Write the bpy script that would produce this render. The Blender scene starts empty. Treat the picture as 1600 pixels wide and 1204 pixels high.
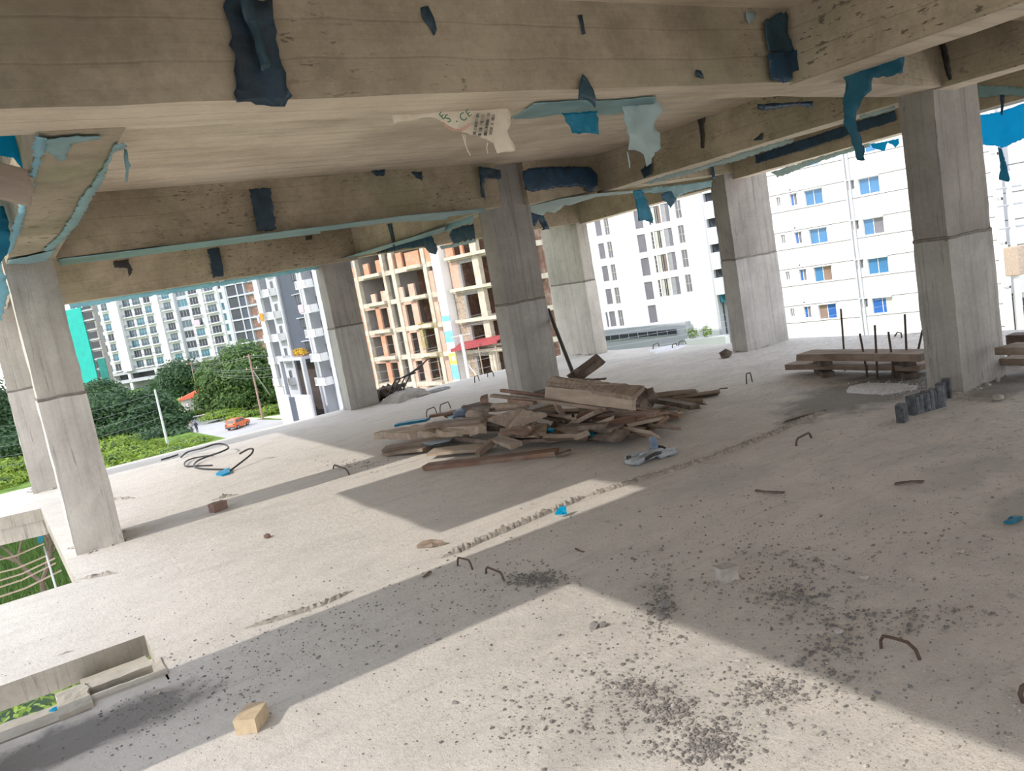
import bpy, bmesh, math, random
from mathutils import Vector, Matrix, noise
from mathutils.geometry import delaunay_2d_cdt
random.seed(7)
S = bpy.context.scene
COL = S.collection
R = math.radians

# ------------------------------------------------------------------ camera
FPX, VX, VY, HC, YAW = 1265.0, 2450.0, 9900.0, 1.6, R(31.4)
_down = Vector((VX - 800, VY - 602, FPX)).normalized()
_up = -_down
_fw = (Vector((0, 0, 1)) - _up * _up.z).normalized()
_rt = _fw.cross(_up)
if _rt.x < 0: _rt = -_rt
AX = _rt * math.cos(YAW) + _fw * math.sin(YAW)      # world X seen from the lens
AY = _fw * math.cos(YAW) - _rt * math.sin(YAW)
AZ = _up
cam_d = bpy.data.cameras.new('camera')
cam = bpy.data.objects.new('camera', cam_d); COL.objects.link(cam)
cam_d.sensor_width = 36; cam_d.lens = 36 * FPX / 1600; cam_d.clip_start = .05; cam_d.clip_end = 2000
cx = Vector((AX.x, AY.x, AZ.x)); cy = -Vector((AX.y, AY.y, AZ.y)); cz = -Vector((AX.z, AY.z, AZ.z))
cam.matrix_world = Matrix(((cx.x, cy.x, cz.x, 0), (cx.y, cy.y, cz.y, 0), (cx.z, cy.z, cz.z, HC), (0, 0, 0, 1)))
S.camera = cam
EYE = Vector((0, 0, HC))

# ------------------------------------------------------------------ light
S.view_settings.view_transform = 'Standard'
S.view_settings.look = 'None'
S.view_settings.gamma = 1
S.view_settings.use_curve_mapping = False
S.view_settings.exposure = 0.43
w = bpy.data.worlds.new('hazy_sky'); S.world = w; w.use_nodes = True
nt = w.node_tree; nt.nodes.clear()
wo = nt.nodes.new('ShaderNodeOutputWorld'); bg = nt.nodes.new('ShaderNodeBackground')
tc = nt.nodes.new('ShaderNodeTexCoord'); sp = nt.nodes.new('ShaderNodeSeparateXYZ'); cr = nt.nodes.new('ShaderNodeValToRGB')
nt.links.new(tc.outputs['Generated'], sp.inputs[0]); nt.links.new(sp.outputs['Z'], cr.inputs[0])
cr.color_ramp.elements[0].position = 0.0; cr.color_ramp.elements[0].color = (.99, .985, 1, 1)
cr.color_ramp.elements[1].position = .7; cr.color_ramp.elements[1].color = (.76, .85, 1, 1)
nt.links.new(cr.outputs[0], bg.inputs[0]); bg.inputs[1].default_value = 2.0
nt.links.new(bg.outputs[0], wo.inputs[0])
sl = bpy.data.lights.new('sun', 'SUN'); sl.energy = 2.6; sl.angle = R(.7); sl.color = (1, .94, .85)
sun = bpy.data.objects.new('sun', sl); COL.objects.link(sun)
sun.rotation_euler = Vector((1, 0.0, -.72)).to_track_quat('-Z', 'Y').to_euler()
sun.location = (-20, 5, 20)

# ------------------------------------------------------------------ pixel -> world surface
def ray(x, y):
    c = Vector(((x - 800) / FPX, (y - 602) / FPX, 1))
    return Vector((AX.dot(c), AY.dot(c), AZ.dot(c)))
def on(x, y, n, d):
    r = ray(x, y); n = Vector(n); t = (d - n.dot(EYE)) / n.dot(r); return EYE + r * t
def G(x, y, z=0): return on(x, y, (0, 0, 1), z)
def onY(x, y, d): return on(x, y, (0, 1, 0), d)
def onX(x, y, d): return on(x, y, (1, 0, 0), d)

# ------------------------------------------------------------------ objects
def tag(o, label, cat, group=None, kind=None):
    o['label'] = label; o['category'] = cat
    if group: o['group'] = group
    if kind: o['kind'] = kind
    return o
def empty(name, loc, label, cat, group=None, rz=0, kind=None):
    o = bpy.data.objects.new(name, None); COL.objects.link(o); o.location = loc; o.rotation_euler = (0, 0, rz)
    o.empty_display_size = .1
    return tag(o, label, cat, group, kind)
class MB:
    def __init__(s): s.v = []; s.f = []; s.m = []
    def add(s, vs, fs, mi=0):
        b = len(s.v); s.v += [tuple(v) for v in vs]; s.f += [tuple(b + i for i in f) for f in fs]; s.m += [mi] * len(fs); return s
    def box(s, x0, x1, y0, y1, z0, z1, mi=0):
        return s.hexa([(x0, y0, z0), (x1, y0, z0), (x1, y1, z0), (x0, y1, z0), (x0, y0, z1), (x1, y0, z1), (x1, y1, z1), (x0, y1, z1)], mi)
    def hexa(s, p, mi=0):
        return s.add(p, [(0, 3, 2, 1), (4, 5, 6, 7), (0, 1, 5, 4), (1, 2, 6, 5), (2, 3, 7, 6), (3, 0, 4, 7)], mi)
    def prism(s, poly, z0, z1, mi=0):
        n = len(poly)
        a = sum(poly[i][0] * poly[(i + 1) % n][1] - poly[(i + 1) % n][0] * poly[i][1] for i in range(n))
        if a < 0: poly = poly[::-1]
        vs = [(p[0], p[1], z0) for p in poly] + [(p[0], p[1], z1) for p in poly]
        return s.add(vs, [tuple(range(n - 1, -1, -1)), tuple(range(n, 2 * n))] + [(i, (i + 1) % n, n + (i + 1) % n, n + i) for i in range(n)], mi)
    def tube(s, pts, r, n=6, mi=0, cap=True):
        pts = [Vector(p) for p in pts]; rr = r if isinstance(r, (list, tuple)) else [r] * len(pts); vs = []; u = None
        for i, p in enumerate(pts):
            t = (pts[min(i + 1, len(pts) - 1)] - pts[max(i - 1, 0)]).normalized()
            if u is None: u = t.orthogonal().normalized()
            u = (u - t * u.dot(t)); u = u.normalized() if u.length > 1e-6 else t.orthogonal().normalized()
            v = t.cross(u)
            vs += [p + (u * math.cos(a) + v * math.sin(a)) * rr[i] for a in [2 * math.pi * k / n for k in range(n)]]
        fs = [(i * n + k, i * n + (k + 1) % n, (i + 1) * n + (k + 1) % n, (i + 1) * n + k) for i in range(len(pts) - 1) for k in range(n)]
        if cap: fs += [tuple(range(n - 1, -1, -1)), tuple(range((len(pts) - 1) * n, len(pts) * n))]
        return s.add(vs, fs, mi)
    def lump(s, c, r, seed=0, amp=.35, sub=1, mi=0, sq=(1, 1, 1)):
        bm = bmesh.new(); bmesh.ops.create_icosphere(bm, subdivisions=sub, radius=1)
        vs = []
        for v in bm.verts:
            d = v.co.normalized(); k = 1 + amp * noise.noise(d * 1.7 + Vector((seed * 3.1, seed * 1.7, seed)))
            vs.append((c[0] + d.x * r * k * sq[0], c[1] + d.y * r * k * sq[1], c[2] + d.z * r * k * sq[2]))
        bm.verts.index_update(); fs = [tuple(x.index for x in f.verts) for f in bm.faces]; bm.free()
        return s.add(vs, fs, mi)
    def build(s, name, mat, parent=None, smooth=False, loc=None, bevel=0):
        me = bpy.data.meshes.new(name); me.from_pydata(s.v, [], s.f)
        for m in (mat if isinstance(mat, (list, tuple)) else [mat]): me.materials.append(m)
        for p, i in zip(me.polygons, s.m): p.material_index = i; p.use_smooth = smooth
        me.update()
        o = bpy.data.objects.new(name, me); COL.objects.link(o)
        if parent: o.parent = parent
        if loc is not None: o.location = loc
        if bevel:
            b = o.modifiers.new('bevel', 'BEVEL'); b.width = bevel; b.segments = 2; b.limit_method = 'ANGLE'
        return o
def base_at(o, p):
    """move the origin of a mesh object to p, geometry staying where it is"""
    p = Vector(p); o.data.transform(Matrix.Translation(-p)); o.location = p; return o
def copy_tree(o, parent=None):
    c = o.copy(); COL.objects.link(c)
    if parent: c.parent = parent
    for ch in list(o.children): copy_tree(ch, c)
    return c

# ------------------------------------------------------------------ materials
class NT:
    def __init__(s, name):
        s.m = bpy.data.materials.new(name); s.m.use_nodes = True; s.t = s.m.node_tree; s.b = s.t.nodes['Principled BSDF']
    def n(s, typ, **kw):
        o = s.t.nodes.new(typ)
        for k, v in kw.items(): setattr(o, k, v)
        return o
    def l(s, a, b): s.t.links.new(a, b)
    def pos(s, scale=(1, 1, 1), rot=(0, 0, 0)):
        g = s.n('ShaderNodeNewGeometry'); m = s.n('ShaderNodeMapping'); s.l(g.outputs['Position'], m.inputs[0])
        m.inputs['Scale'].default_value = scale; m.inputs['Rotation'].default_value = rot; return m.outputs[0]
    def obj(s, scale=(1, 1, 1)):
        g = s.n('ShaderNodeTexCoord'); m = s.n('ShaderNodeMapping'); s.l(g.outputs['Object'], m.inputs[0]); m.inputs['Scale'].default_value = scale; return m.outputs[0]
    def noise(s, vec, sc, det=6, rough=.6, dist=0):
        n = s.n('ShaderNodeTexNoise'); s.l(vec, n.inputs['Vector']); n.inputs['Scale'].default_value = sc
        n.inputs['Detail'].default_value = det; n.inputs['Roughness'].default_value = rough; n.inputs['Distortion'].default_value = dist; return n.outputs['Fac']
    def ramp(s, fac, stops, interp='LINEAR'):
        r = s.n('ShaderNodeValToRGB'); r.color_ramp.interpolation = interp; e = r.color_ramp.elements
        while len(e) < len(stops): e.new(.5)
        for i, (p, c) in enumerate(stops): e[i].position = p; e[i].color = (*c, 1) if len(c) == 3 else c
        s.l(fac, r.inputs[0]); return r.outputs[0]
    def mix(s, f, a, b, mode='MIX'):
        m = s.n('ShaderNodeMix', data_type='RGBA', blend_type=mode)
        if isinstance(f, float): m.inputs[0].default_value = f
        else: s.l(f, m.inputs[0])
        for i, x in ((6, a), (7, b)):
            if isinstance(x, tuple): m.inputs[i].default_value = (*x, 1)
            else: s.l(x, m.inputs[i])
        return m.outputs[2]
    def math(s, op, a, b=0.0):
        m = s.n('ShaderNodeMath', operation=op)
        for i, x in ((0, a), (1, b)):
            if isinstance(x, (int, float)): m.inputs[i].default_value = x
            else: s.l(x, m.inputs[i])
        return m.outputs[0]
    def bump(s, h, st=.3, dist=.02):
        b = s.n('ShaderNodeBump'); b.inputs['Strength'].default_value = st; b.inputs['Distance'].default_value = dist
        s.l(h, b.inputs['Height']); s.l(b.outputs[0], s.b.inputs['Normal'])
    def col(s, c):
        if isinstance(c, tuple): s.b.inputs['Base Color'].default_value = (*c, 1)
        else: s.l(c, s.b.inputs['Base Color'])
    def fin(s, rough=.9, metal=0, spec=.25):
        s.b.inputs['Roughness'].default_value = rough; s.b.inputs['Metallic'].default_value = metal; s.b.inputs['Specular IOR Level'].default_value = spec; return s.m
def simple(name, c, rough=.7, var=.15, sc=6, metal=0, spec=.3):
    t = NT(name); f = t.noise(t.obj(), sc)
    t.col(t.ramp(f, [(.3, tuple(x * (1 - var) for x in c)), (.7, tuple(min(1, x * (1 + var)) for x in c))])); return t.fin(rough, metal, spec)
def concrete(name, c1, c2, boards=None, streak=0, line=.32, gn=None, ply=0):
    """c1/c2 the two tones; boards = height of form boards in m (horizontal marks); streak = vertical run marks"""
    t = NT(name); p = t.pos()
    big = t.noise(p, 1.3, 4, .6); fine = t.noise(p, 28, 8, .7)
    f = t.math('ADD', t.math('MULTIPLY', big, .75), t.math('MULTIPLY', fine, .25))
    c = t.ramp(f, [(.38, c2), (.60, c1)])
    h = fine
    if gn: c = t.mix(t.ramp(t.noise(p, 1.1, 3, .6), [(.5, (0, 0, 0)), (.75, (.7, .7, .7))]), c, gn)
    if boards:
        sx = t.n('ShaderNodeSeparateXYZ'); t.l(p, sx.inputs[0])
        wob = t.math('MULTIPLY', t.noise(p, 1.5, 2), .05)
        z = t.math('ADD', sx.outputs['Z'], wob)
        k = t.math('PINGPONG', t.math('MULTIPLY', z, 1 / boards), .5)
        ln = t.ramp(k, [(0, (1, 1, 1)), (.05, (0, 0, 0))])
        c = t.mix(t.math('MULTIPLY', ln, t.math('MULTIPLY', t.noise(p, 2.2), line)), c, tuple(x * .45 for x in c2))
        gr = t.noise(t.pos((2.5, 2.5, 60)), 1, 4)
        c = t.mix(t.ramp(gr, [(.5, (0, 0, 0)), (.8, (.22, .22, .22))]), c, tuple(x * .6 for x in c2))
        mt = t.noise(p, 5, 8, .75); c = t.mix(t.ramp(mt, [(.48, (0, 0, 0)), (.66, (.45, .45, .45))]), c, tuple(x * .62 for x in c2))
        h = t.math('SUBTRACT', t.math('ADD', fine, t.math('MULTIPLY', gr, .6)), t.math('MULTIPLY', ln, .6))
        pit = t.ramp(t.noise(t.pos((1, 1, 3)), 14, 3), [(.60, (0, 0, 0)), (.66, (1, 1, 1))])
        zone = t.ramp(t.noise(p, .9, 2), [(.50, (0, 0, 0)), (.60, (1, 1, 1))])
        pz = t.math('MULTIPLY', pit, zone)
        c = t.mix(pz, c, tuple(x * .5 for x in c2)); h = t.math('SUBTRACT', h, pz)
    if ply:      # sheet joints and grain of the formwork on the underside
        sx = t.n('ShaderNodeSeparateXYZ'); t.l(p, sx.inputs[0])
        k = t.math('PINGPONG', t.math('ADD', t.math('MULTIPLY', sx.outputs['Y'], 1 / ply), t.math('MULTIPLY', t.noise(p, 2, 2), .02)), .5)
        ln = t.ramp(k, [(0, (1, 1, 1)), (.012, (0, 0, 0))])
        gr = t.noise(t.pos((.9, 9, 1)), 1.3, 6, .65, .5)
        c = t.mix(t.ramp(gr, [(.48, (0, 0, 0)), (.72, (.55, .55, .55))]), c, tuple(x * .62 for x in c2))
        c = t.mix(t.math('MULTIPLY', ln, t.math('MULTIPLY', t.noise(p, 1.6), .6)), c, tuple(x * .3 for x in c2))
        h = t.math('SUBTRACT', t.math('ADD', fine, t.math('MULTIPLY', gr, .8)), ln)
    if streak:
        st = t.noise(t.pos((14, 14, .5)), 1, 4, .6)
        c = t.mix(t.ramp(st, [(.52, (0, 0, 0)), (.72, (streak,) * 3)]), c, tuple(x * .5 for x in c2))
        ck = t.ramp(t.noise(t.pos((9, 9, .22)), 1, 2), [(.492, (0, 0, 0)), (.5, (1, 1, 1)), (.508, (0, 0, 0))])
        c = t.mix(t.math('MULTIPLY', ck, t.noise(p, 1.7)), c, tuple(x * .4 for x in c2))
    t.col(c); t.bump(h, .35, .015); return t.fin(.92)
M = {}
M['beam'] = concrete('board_marked_concrete', (.40, .33, .235), (.25, .203, .14), boards=.14, gn=(.25, .245, .14))
M['soffit'] = concrete('bounce_lit_ceiling_concrete', (.66, .56, .43), (.47, .385, .285), boards=None, ply=.62)  # paler than the beam sides: bounced floor light put into the colour
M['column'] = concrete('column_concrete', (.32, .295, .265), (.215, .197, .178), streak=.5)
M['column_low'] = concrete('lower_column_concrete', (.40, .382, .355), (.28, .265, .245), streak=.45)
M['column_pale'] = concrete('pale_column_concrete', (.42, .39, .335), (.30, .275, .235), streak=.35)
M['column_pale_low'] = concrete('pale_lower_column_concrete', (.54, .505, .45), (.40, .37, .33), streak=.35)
M['slab_side'] = concrete('slab_edge_concrete', (.33, .30, .25), (.21, .19, .155), streak=.3)
M['shaft'] = concrete('shaft_concrete', (.50, .45, .38), (.34, .31, .26))
def floor_mat():
    t = NT('dusty_slab_concrete'); p = t.pos()
    big = t.noise(p, .55, 5, .62); mid = t.noise(t.pos((1, 1.6, 1)), 3.5, 6, .65); fine = t.noise(p, 45, 6, .7)
    f = t.math('ADD', t.math('MULTIPLY', big, .45), t.math('ADD', t.math('MULTIPLY', mid, .35), t.math('MULTIPLY', fine, .2)))
    c = t.ramp(f, [(.36, (.44, .405, .37)), (.5, (.55, .51, .465)), (.64, (.62, .575, .52))])
    # grey slurry and dirt patches, denser towards the right hand bays
    sx = t.n('ShaderNodeSeparateXYZ'); t.l(p, sx.inputs[0])
    g = t.math('SUBTRACT', t.math('MULTIPLY', sx.outputs['X'], .035), t.math('MULTIPLY', sx.outputs['Y'], .022))
    d = t.math('ADD', t.noise(t.pos((1, 1.3, 1)), 1.9, 8, .72, .4), g)
    c = t.mix(t.ramp(d, [(.54, (0, 0, 0)), (.74, (.5, .5, .5))]), c, (.37, .355, .34))
    sp = t.noise(p, 16, 6, .75)
    c = t.mix(t.ramp(t.math('ADD', sp, t.math('MULTIPLY', g, .5)), [(.615, (0, 0, 0)), (.69, (.7, .7, .7))]), c, (.22, .205, .19))
    gv = t.noise(t.pos((1, 1.5, 1)), 70, 4, .7); gz = t.math('ADD', t.noise(p, 1.1, 5, .7), t.math('MULTIPLY', g, .6))
    gm = t.math('MULTIPLY', t.ramp(gv, [(.56, (0, 0, 0)), (.66, (1, 1, 1))]), t.ramp(gz, [(.42, (.08, .08, .08)), (.62, (.8, .8, .8))]))
    c = t.mix(gm, c, (.23, .21, .195))
    fl = t.noise(t.pos((1, 1.4, 1)), 9, 5, .7); c = t.mix(t.ramp(fl, [(.55, (0, 0, 0)), (.75, (.4, .4, .4))]), c, (.66, .60, .53))
    # damp spots with their own outline: round the starter bars, at the thick column foot, by the lower left slot
    for cx_, cy_, rx, ry, cc, k in ((6.55, 4.55, 1.35, .62, (.15, .138, .125), .75), (6.9, 3.45, .75, .3, (.16, .145, .13), .75), (4.9, 6.5, 1.3, .55, (.21, .19, .165), .5), (-.05, 3.86, .62, .24, (.17, .16, .15), .9), (4.6, 2.6, .5, .25, (.30, .285, .275), .45), (3.9, 3.9, .5, .3, (.34, .32, .305), .35), (4.2, 2.05, .6, .22, (.30, .285, .27), .5), (1.6, 2.2, .5, .2, (.36, .335, .31), .5), (7.2, 3.95, .6, .6, (.15, .138, .125), .7)):
        mp = t.n('ShaderNodeMapping'); t.l(p, mp.inputs[0]); mp.inputs['Scale'].default_value = (1 / rx, 1 / ry, 1); mp.inputs['Location'].default_value = (-cx_ / rx, -cy_ / ry, 0)
        ln = t.n('ShaderNodeVectorMath', operation='LENGTH'); t.l(mp.outputs[0], ln.inputs[0])
        fac = t.math('ADD', ln.outputs['Value'], t.math('MULTIPLY', t.math('SUBTRACT', t.noise(p, 2.6, 7, .68, .6), .5), 1.7))
        c = t.mix(t.ramp(fac, [(.6, (k, k, k)), (1.0, (0, 0, 0))]), c, cc)
    # trowel drag marks along the bays
    tr = t.noise(t.pos((1.2, 18, 1), (0, 0, R(-20))), 1, 5)
    c = t.mix(t.ramp(tr, [(.56, (0, 0, 0)), (.7, (.28, .28, .28))]), c, (.30, .27, .24))
    t.col(c)
    t.bump(t.math('ADD', t.math('MULTIPLY', fine, .5), t.math('ADD', mid, sp)), .5, .02); return t.fin(.93)
M['floor'] = floor_mat()
def wood(name, c1, c2):
    t = NT(name); o = t.obj((2.5, 16, 16)); f = t.noise(o, 1, 6, .65); b = t.noise(t.obj(), 5, 4)
    c = t.ramp(f, [(.3, c2), (.65, c1)]); c = t.mix(t.ramp(b, [(.45, (0, 0, 0)), (.75, (.6, .6, .6))]), c, (.30, .255, .21))
    t.col(c); t.bump(f, .2, .006); return t.fin(.85)
M['wood_grey'] = wood('weathered_wood', (.27, .205, .155), (.13, .094, .07))
M['wood_pale'] = wood('pale_mortar_dusted_wood', (.41, .325, .25), (.235, .18, .135))
M['wood_red'] = wood('reddish_wood', (.25, .15, .105), (.14, .08, .058))
M['wood_dark'] = wood('dark_wet_wood', (.13, .095, .075), (.06, .045, .036))
def plastic(name, c, c2, trans=0.0, rough=.45):
    t = NT(name); f = t.noise(t.pos((1, 1, 1)), 7, 5, .6)
    t.col(t.ramp(f, [(.35, c2), (.65, c)]))
    t.bump(t.noise(t.pos(), 16, 4), .3, .02)
    m = t.fin(rough, 0, .4)
    if trans:
        tr = t.n('ShaderNodeBsdfTranslucent'); tr.inputs[0].default_value = (*c, 1); mx = t.n('ShaderNodeMixShader'); mx.inputs[0].default_value = trans
        out = t.t.nodes['Material Output']; t.l(t.b.outputs[0], mx.inputs[1]); t.l(tr.outputs[0], mx.inputs[2]); t.l(mx.outputs[0], out.inputs[0])
    return m
M['navy'] = plastic('dark_navy_plastic', (.012, .035, .055), (.006, .014, .022))
M['blue'] = plastic('blue_plastic', (.012, .25, .38), (.006, .15, .24), .35)
M['cyan'] = plastic('bright_blue_plastic', (.0, .47, .70), (.0, .38, .60), .55)
M['teal'] = plastic('pale_teal_plastic', (.30, .46, .47), (.22, .35, .36), .35)
M['milk'] = plastic('milky_plastic', (.50, .60, .58), (.38, .47, .46), .4)
M['navyl'] = plastic('greenish_navy_film', (.022, .065, .085), (.010, .028, .04))
M['navyb'] = plastic('navy_blue_film', (.010, .045, .085), (.006, .022, .042))
M['navyw'] = plastic('dark_brown_gap', (.035, .032, .028), (.018, .017, .016))
M['blued'] = plastic('dusty_blue_film', (.02, .14, .21), (.012, .085, .14), .3)
M['milkb'] = plastic('pale_blue_film', (.42, .66, .72), (.28, .50, .58), .55)
M['bag'] = plastic('cream_woven_bag', (.80, .72, .58), (.66, .58, .45), .25, .8)
M['ink'] = simple('green_ink', (.04, .17, .09), .8); M['pinkink'] = simple('faded_pink_ink', (.46, .29, .22), .8); M['greyink'] = simple('grey_ink', (.24, .22, .18), .8)
M['rust'] = simple('rusty_steel', (.085, .056, .042), .75, .3, 20)
M['iron'] = simple('dark_iron', (.035, .03, .03), .6, .3, 12)
M['rubber'] = simple('black_cable', (.03, .028, .027), .55)
M['stone'] = simple('mortar_lump', (.36, .33, .295), .95, .2, 14)
M['ridge'] = simple('rough_mortar_ridge', (.30, .27, .235), .95, .35, 30)
M['seam'] = simple('column_joint', (.17, .15, .13), .95, .3, 20)
M['stone_dark'] = simple('grey_mortar_crumb', (.19, .175, .165), .95, .25, 14)
M['brickraw'] = simple('sandy_brick', (.46, .36, .24), .95, .15, 16)
M['brown'] = simple('brown_brick', (.23, .15, .12), .95, .2, 16)
M['white'] = simple('white_paint', (.66, .66, .665), .8, .04, 1.5)
M['gravel'] = simple('white_gravel', (.62, .61, .62), .9, .25, 40)
M['tar'] = simple('tarred_concrete', (.075, .08, .088), .8, .6, 22)
M['tarlight'] = simple('streaked_tar_rib', (.12, .13, .145), .8, .5, 25)
M['wet'] = simple('damp_dark_grit', (.17, .16, .15), .9, .35, 8)
# ------------------------------------------------------------------ the shell of the floor we stand on
def rough_hexa(p, seg=.16, amp=.008, fr=5.0, bottom=0):
    """eight corners -> a gridded block with uneven faces (same displacement on shared edges)"""
    p = [Vector(q) for q in p]; mb = MB()
    def disp(q):
        return q + Vector(noise.noise_vector(q * fr)) * amp + Vector(noise.noise_vector(q * fr * 4)) * amp * .45
    for a, b, c, d in ((0, 3, 2, 1), (4, 5, 6, 7), (0, 1, 5, 4), (1, 2, 6, 5), (2, 3, 7, 6), (3, 0, 4, 7)):
        A, B, C, D = p[a], p[b], p[c], p[d]
        nu = max(1, min(60, int(max((B - A).length, (C - D).length) / seg))); nv = max(1, min(60, int(max((D - A).length, (C - B).length) / seg)))
        vs = []
        for j in range(nv + 1):
            for i in range(nu + 1):
                u, v = i / nu, j / nv
                vs.append(disp((A * (1 - u) + B * u) * (1 - v) + (D * (1 - u) + C * u) * v))
        mb.add(vs, [(j * (nu + 1) + i, j * (nu + 1) + i + 1, (j + 1) * (nu + 1) + i + 1, (j + 1) * (nu + 1) + i) for j in range(nv) for i in range(nu)], bottom if a == 0 and b == 3 else 0)
    return mb
def corners(poly, z0, z1):
    z0 = z0 if isinstance(z0, (list, tuple)) else [z0] * 4
    a = sum(poly[i][0] * poly[(i + 1) % 4][1] - poly[(i + 1) % 4][0] * poly[i][1] for i in range(4))
    if a < 0: poly = poly[::-1]; z0 = list(z0)[::-1]
    return [(q[0], q[1], z) for q, z in zip(poly, z0)] + [(q[0], q[1], z1) for q in poly]
def struct(o): o['kind'] = 'structure'; return o

f = MB()
TH = -.13
f.prism([(-3, -12), (9.6, -12), (9.65, 2), (9.65, 4.12), (-3, 4.12)], TH, 0)
f.box(-3, -1.3, 4.12, 4.3, TH, 0); f.box(-.0, .34, 4.12, 4.2, TH, 0)
f.prism([(.33, 4.12), (9.65, 4.12), (9.65, 4.88), (.33, 4.88)], TH, 0)
f.prism([(-3, 4.88), (9.65, 4.88), (9.65, 6.55), (-3, 6.55)], TH, 0)
f.prism([(.10, 6.55), (9.65, 6.55), (9.65, 7.8), (9.3, 9), (9.25, 10.25), (.01, 10.25)], TH, 0)
f.prism([(-3, 10.95), (.0, 10.25), (9.25, 10.25), (9.0, 11.2), (8.95, 12.22), (-3, 12.22)], TH, 0)
f.box(-3, .0, 12.0, 12.2, -.42, TH); f.box(.0, 8.95, 12.0, 12.2, -.42, TH)
# edge beams that frame the two openings from below
f.hexa([(-3, 10.96, -.30), (.0, 10.26, -.30), (.2, 10.5, -.30), (-3, 11.2, -.30), (-3, 10.96, TH), (.0, 10.26, TH), (.2, 10.5, TH), (-3, 11.2, TH)])
f.hexa([(.02, 10.2, -.22), (.11, 6.55, -.22), (.3, 6.55, -.22), (.3, 10.2, -.22), (.02, 10.2, TH), (.11, 6.55, TH), (.3, 6.55, TH), (.3, 10.2, TH)])
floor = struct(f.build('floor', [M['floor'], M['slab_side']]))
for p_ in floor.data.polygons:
    if abs(p_.normal.z) < .5: p_.material_index = 1  # upright slab faces are darker than the top

def beam(poly, z0, z1, label, mats='beam', amp=.006, und=True):
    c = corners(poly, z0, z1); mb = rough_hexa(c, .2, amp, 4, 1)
    o = mb.build('concrete_beam', [M[mats], M['soffit' if und else mats]]); p = Vector(c[0]); base_at(o, p); o.rotation_euler = (0, 0, 0)  # underside takes the paler tone that stands for bounced light
    return tag(o, label, 'beam', 'cast concrete ceiling beams', 'thing')
ZC = 2.85
beam([(-.75, 2.91), (4.0, 2.94), (4.0, 3.23), (-.75, 3.27)], 2.36, ZC + .05, 'widest concrete ceiling beam across the top of the view with a navy plastic strip')
beam([(4.0, 2.94), (6.7, 3.66), (6.7, 3.98), (4.0, 3.23)], [2.36, 2.47, 2.47, 2.36], ZC, 'concrete ceiling beam running behind the overhead beam to the thick column at right')
beam([(.45, 7.40), (5.0, 7.74), (5.0, 8.04), (.45, 7.70)], [2.36, 2.37, 2.37, 2.36], ZC, 'concrete beam from the sunlit left column to the column behind the wood pile')
beam([(5.45, 7.86), (6.62, 7.9), (6.62, 8.2), (5.45, 8.16)], [2.37, 2.44, 2.44, 2.37], ZC, 'short concrete beam with a long navy plastic patch right of the pile column')
beam([(6.88, 7.88), (9.1, 7.72), (9.1, 8.05), (6.88, 8.2)], [2.44, 2.44, 2.44, 2.44], ZC, 'short far concrete beam ending at the column before the striped white building')
beam([(-.12, 11.62), (4.88, 11.80), (4.88, 12.1), (-.12, 11.9)], [2.22, 2.25, 2.25, 2.22], ZC, 'far left concrete beam above the apartment blocks with a dark hole in it')
beam([(4.75, 11.82), (8.95, 11.08), (8.95, 11.4), (4.75, 12.1)], 2.28, ZC, 'far concrete beam hung with navy plastic above the red brick shell')
beam([(4.86, 8.1), (4.86, 11.95), (5.14, 11.95), (5.14, 8.1)], [2.37, 2.30, 2.30, 2.37], ZC, 'concrete beam running from the pile column back to the far column beside the brick shell')
beam([(6.6, 3.95), (6.6, 8.0), (6.9, 8.0), (6.9, 3.95)], [2.44, 2.41, 2.41, 2.44], ZC, 'concrete beam with a pale torn film edge running into the thick right column')
beam([(8.72, 8.0), (8.72, 11.3), (9.0, 11.3), (9.0, 8.0)], [2.31, 2.25, 2.25, 2.31], ZC, 'far edge beam above the white building with tall grey windows')
beam([(8.8, 3.9), (8.8, 7.85), (9.08, 7.85), (9.08, 3.9)], [2.42, 2.35, 2.35, 2.42], ZC, 'edge beam wrapped in navy plastic above the blue windowed white building')
beam([(8.8, -7), (8.8, 3.95), (9.08, 3.95), (9.08, -7)], 2.44, ZC, 'edge beam with bright blue sheet seen right of the thick column')
beam([(3.9, -7), (3.9, 2.97), (4.2, 2.97), (4.2, -7)], 2.35, ZC, 'overhead concrete beam slanting out of the top right corner')
beam([(6.6, -7), (6.6, 3.75), (6.9, 3.75), (6.9, -7)], 2.45, ZC, 'shaded concrete beam leaving the thick column towards the right edge')
beam([(.28, 3.22), (.55, 3.22), (.53, 7.6), (.19, 7.6)], 2.355, ZC, 'left edge beam with a pale scuffed underside and teal film along its edges', 'beam', .006, False)
beam([(-.12, 7.85), (.22, 7.85), (.2, 11.7), (-.12, 11.7)], 2.26, ZC, 'left edge beam linking the two left columns')

c = MB()
c.prism([(-.15, 3.0), (9.3, 3.0), (9.3, 7.9), (9.2, 12.2), (-.15, 12.2)], ZC, ZC + .16)
ceiling = struct(c.build('ceiling', M['soffit']))
c = MB(); c.prism([(-.15, -7), (9.3, -7), (9.3, 3.0), (-.15, 3.0)], 2.74, 2.9)
struct(c.build('ceiling', M['soffit']))

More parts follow.
